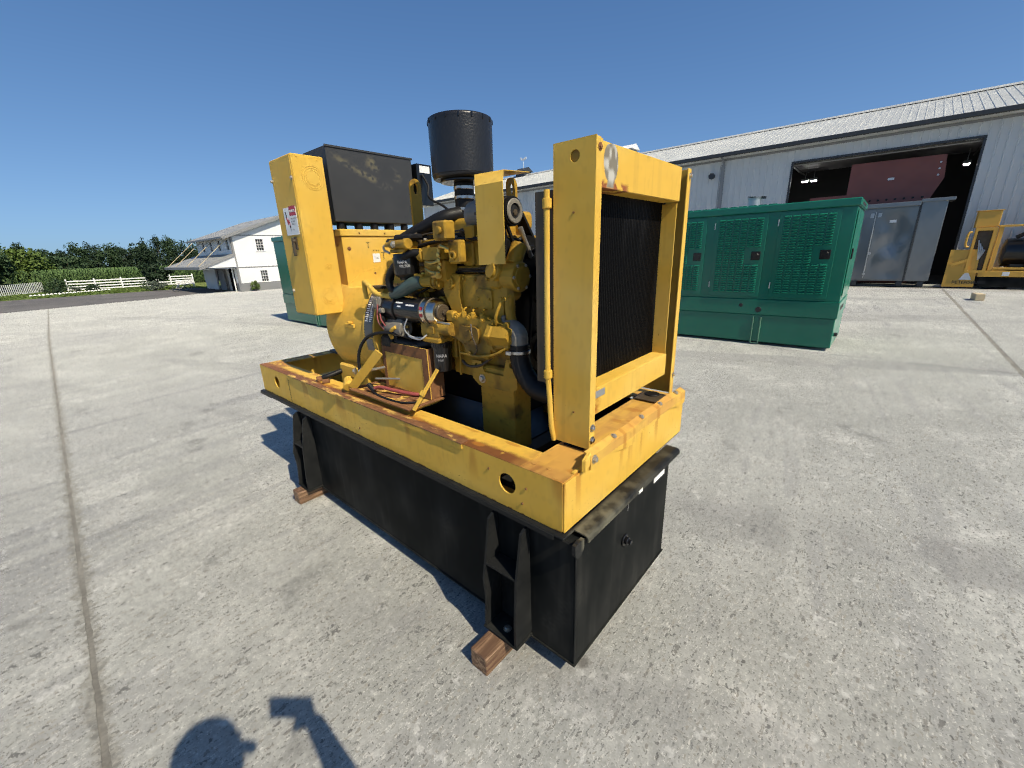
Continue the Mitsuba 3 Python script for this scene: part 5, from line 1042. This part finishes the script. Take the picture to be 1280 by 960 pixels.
TR = put(G, 'battery_tray', cat(prism(sg.box(.050, .935, .272, 1.50).difference(sg.MultiPolygon([affinity.rotate(sg.box(x, y, x + .016, y + .05), 14) for x in (.10, .15, .20) for y in (1.01, 1.09, 1.17, 1.25, 1.33, 1.41)])), 'z', .878, .883),
    box(.10, .135, 1.0, 1.40, .8605, .8775, .001), box(.20, .235, 1.0, 1.40, .8605, .8775, .001)), tray_m)
put(TR, 'rim', cat(box(.046, .078, .930, 1.505, .8835, .887, .0005), box(.079, .243, .930, .958, .8835, .887, .0005), box(.079, .243, 1.476, 1.505, .8835, .887, .0005), box(.244, .272, .930, 1.505, .8835, .887, .0005)), rust_m)
put(TR, 'under_plate', box(.07, .26, .96, 1.48, .8605, .8625, 0), yellow)
HB = put(G, 'battery_shield', box(.205, .210, .955, 1.362, .888, 1.155, .001), yellow)
put(HB, 'rusty_border', cat(box(.2025, .2045, .955, 1.000, .8885, 1.155, .0005), box(.2025, .2045, 1.335, 1.362, .8885, 1.155, .0005), box(.2026, .2046, 1.001, 1.334, 1.098, 1.155, .0005), box(.2026, .2046, 1.001, 1.334, .8885, .902, .0005), box(.2105, .30, .955, .960, .888, 1.155, .001)), rust_m)
def strap(p0, p1, w, t, side):
    """Flat bar from p0 to p1, its width along side."""
    p0, p1, side = np.asarray(p0, float), np.asarray(p1, float), np.asarray(side, float); d = (p1 - p0) / np.linalg.norm(p1 - p0); side = side - d * (side @ d); side /= np.linalg.norm(side); nn = np.cross(d, side)
    return trimesh.convex.convex_hull(np.array([p + side * a * w / 2 + nn * b * t / 2 for p in (p0, p1) for a in (-1, 1) for b in (-1, 1)]))
put(G, 'hold_down_rod', cat(strap((.055, .900, .890), (.20, .875, 1.066), .022, .006, (0, 1, 0)), strap((.10, .888, .955), (.115, .884, .975), .034, .008, (0, 1, 0))), yellow)
put(G, 'hold_down_rod', cat(strap((.065, 1.50, .888), (.12, 1.255, 1.12), .048, .006, (-.5, .8, .1)), cyl((.055, 1.52, .89), (.09, 1.57, .92), .03)), yellow)
put(G, 'battery_bolt', cat(cyl((.10, 1.42, .99), (.19, 1.33, 1.01), .008), bolt((.095, 1.425, .99), (-.7, .7, 0), .014, .014), bolt((.10, 1.50, .98), (-.7, .7, 0), .014, .014), cyl((.14, 1.36, .95), (.21, 1.22, .955), .006)), zinc)
put(G, 'battery_cable', cat(tube([(.12, 1.44, .945), (.115, 1.475, .98), (.12, 1.47, 1.08), (.135, 1.42, 1.16), (.155, 1.33, 1.205), (.19, 1.20, 1.215), (.23, 1.10, 1.19)], .009, 10)), black_rub, 40)
put(G, 'battery_cable', cat(tube([(.10, 1.33, .905), (.12, 1.29, .918), (.15, 1.20, .908), (.19, 1.09, .898), (.22, 1.05, .897)], .010, 10)), red_cable, 40)
put(G, 'battery_cable', cat(tube([(.10, 1.36, .905), (.09, 1.31, .892), (.075, 1.20, .890), (.085, 1.05, .890), (.14, .98, .890)], .006, 8), tube([(.09, 1.36, .93), (.10, 1.32, .895)], .014, 8)), black_rub, 40)
put(G, 'harness', cat(tube([(.25, 1.30, 1.16), (.24, 1.18, 1.155), (.25, 1.06, 1.15), (.27, .98, 1.18)], .030, 10), box(.20, .26, 1.26, 1.36, 1.12, 1.19, .012), box(.21, .30, 1.05, 1.22, 1.11, 1.17, .015)), black_rub, 40)
put(G, 'harness_lead', cat(tube([(.30, 1.02, 1.16), (.29, .99, 1.08), (.285, 1.0, .98), (.25, 1.05, .90)], .007, 8), tube([(.31, 1.03, 1.16), (.305, .985, 1.07), (.30, .975, .98), (.28, .98, .92)], .005, 8)), red_cable)
put(G, 'drain_hose', tube([(.075, 1.93, .865), (.13, 1.90, .880), (.22, 1.88, .90), (.33, 1.84, .91)], .016, 12), black_rub, 40)
put(G, 'hose_fitting', cat(cyl((.055, 1.935, .862), (.085, 1.925, .866), .020), cyl((.058, 1.86, .862), (.09, 1.835, .862), .016)), rust_m)
put(G, 'cable_duct', box(.50, .56, 1.95, 2.66, .86, .885, .004), trim_dk)
put(G, 'starter_bracket', box(.24, .34, .985, 1.05, 1.50, 1.515, .004), YE)
put(G, 'pipe_bracket', cat(box(.20, .26, .74, .83, 1.66, 1.74, .008), cyl((.20, .775, 1.70), (.185, .775, 1.70), .016)), YE, 30)
put(G, 'hose_bracket', cat(box(.255, .30, .72, .80, 1.56, 1.66, .008), ring((.255, .76, 1.595), (-1, 0, 0), .020, .010, .012)), YE, 30)

# ------------------------------------------------------------------ the photographer, whose shadow falls on the yard
R_, F_ = V(.65693, -.75326, -.0323), V(.747, .665, 0)
F_ /= np.linalg.norm(F_); r_ = V(F_[1], -F_[0], 0)
PH = thing('phone', 'phone held level in the hand of the photographer standing behind the view', 'phone')
c = EYE - FWD * .012 + R_ * .112 + UP * -.022 * 0
ph = box(-.082, .082, -.040, .040, -.005, .005, .003); M = np.eye(4); M[:3, 0], M[:3, 1], M[:3, 2] = R_, UP, np.cross(R_, UP); M[:3, 3] = c; ph.apply_transform(M)
put(PH, 'case', ph, black_gloss)
PE = thing('person', 'person in dark clothes holding up a phone, seen only by the shadow', 'person')
def body(bones, balls, refine=.02):
    ms = []
    def sph(p, r): return m3.Manifold.sphere(r, 20).translate(tuple(map(float, p)))
    for a, ra, b, rb in bones: ms.append(m3.Manifold.batch_hull([sph(a, ra), sph(b, rb)]))
    for p, r in balls: ms.append(sph(p, r))
    q = m3.Manifold.batch_boolean(ms, m3.OpType.Add).refine_to_length(refine).to_mesh()
    m = trimesh.Trimesh(q.vert_properties[:, :3], q.tri_verts, process=True); trimesh.smoothing.filter_taubin(m, iterations=8); return m
H = V(-1.215, -.715, 1.55)                      # head
base = H - F_ * .04; base[2] = 0
def at(f, r, z): return base + F_ * f + r_ * r + V(0, 0, z)
hand = c + R_ * .075 - FWD * .012
elb = hand + V(.015, -.035, -.30); shR, shL = at(0, .19, 1.38), at(0, -.19, 1.36)
bones = [(at(0, -.17, 1.40), .065, at(0, .17, 1.40), .065), (at(0, -.10, 1.32), .12, at(0, .10, 1.32), .12), (at(0, -.08, 1.1), .125, at(0, .08, 1.1), .125), (at(0, 0, 1.32), .12, at(0, 0, 1.0), .13), (at(0, -.09, .95), .12, at(0, .09, .95), .12), (at(.0, 0, 1.42), .06, H - V(0, 0, .07), .055),
         (at(0, -.10, .93), .10, at(.02, -.11, .5), .065), (at(.02, -.11, .5), .065, at(-.01, -.12, .09), .045), (at(-.02, -.12, .05), .042, at(.15, -.13, .04), .036),
         (at(0, .10, .93), .10, at(.02, .11, .5), .065), (at(.02, .11, .5), .065, at(-.01, .12, .09), .045), (at(-.02, .12, .05), .042, at(.15, .13, .04), .036),
         (shR, .058, elb, .044), (elb, .044, hand - V(0, 0, .07), .031), (shL, .058, at(-.04, -.25, 1.10), .045), (at(-.04, -.25, 1.10), .045, at(.08, -.24, .86), .032)]
put(PE, 'clothes', body(bones, []), cloth, True)
fing = []
for i in range(4):
    o = hand + UP * (.030 - .019 * i) + V(0, 0, 0); fing += [(o + R_ * .012, .0095, o - FWD * -.020 - R_ * .005, .0088), (o + FWD * .020 - R_ * .005, .0088, o + FWD * .012 - R_ * .040 - FWD * .0, .0078)]
# fingers wrap the far edge behind the lens plane, thumb on the near face
fing = [(a - FWD * .036, ra, b - FWD * .036, rb) for a, ra, b, rb in fing]
palm = [(hand + UP * .026 - FWD * .030 + R_ * .018, .017, hand - UP * .028 - FWD * .030 + R_ * .018, .017), (hand - UP * .03 - FWD * .03 + R_ * .018, .022, hand - V(0, 0, .075), .028), (hand - UP * .02 - FWD * .035, .013, hand - UP * .035 - FWD * .04 - R_ * .035, .011)]
put(PE, 'hand', body(fing + palm, [], .006), skin, True)
lh = at(.09, -.24, .80)
put(PE, 'left_hand', body([(lh + V(0, 0, .05), .03, lh, .034)] + [(lh + r_ * (.0) + F_ * (.03 - .02 * i) - V(0, 0, .02), .010, lh + F_ * (.03 - .02 * i) - V(0, 0, .10), .008) for i in range(4)] + [(lh + F_ * .03, .011, lh + F_ * .06 - V(0, 0, .05), .009)], [], .008), skin, True)
Fh = r_ * .85 + F_ * .5; Fh /= np.linalg.norm(Fh); rh = V(Fh[1], -Fh[0], 0)
hb = [(H + V(0, 0, .03), .094, H - V(0, 0, .045) + Fh * .015, .078), (H + Fh * .085 + V(0, 0, .01), .016, H + Fh * .122 - V(0, 0, .03), .018), (H + Fh * .06 - V(0, 0, .085), .03, H + Fh * .02 - V(0, 0, .08), .05), (H + rh * .085 + V(0, 0, .01), .014, H + rh * .085 - V(0, 0, .025), .012), (H - rh * .085 + V(0, 0, .01), .014, H - rh * .085 - V(0, 0, .025), .012)]
HDk = put(PE, 'head', body(hb, [], .008), skin, True)
put(HDk, 'cap', cat(body([(H + V(0, 0, .048), .094, H + V(0, 0, .054) - Fh * .01, .092)], [], .01)), cloth, True)
for s_ in (-1, 1): put(HDk, 'eye', trimesh.creation.icosphere(2, .012).apply_translation(H + Fh * .088 + rh * .032 * s_ + V(0, 0, .012)), white_l, True)
put(HDk, 'mouth', tube([H + Fh * .088 + rh * .022 - V(0, 0, .062), H + Fh * .094 - V(0, 0, .063), H + Fh * .088 - rh * .022 - V(0, 0, .062)], .005, 6), red_l)
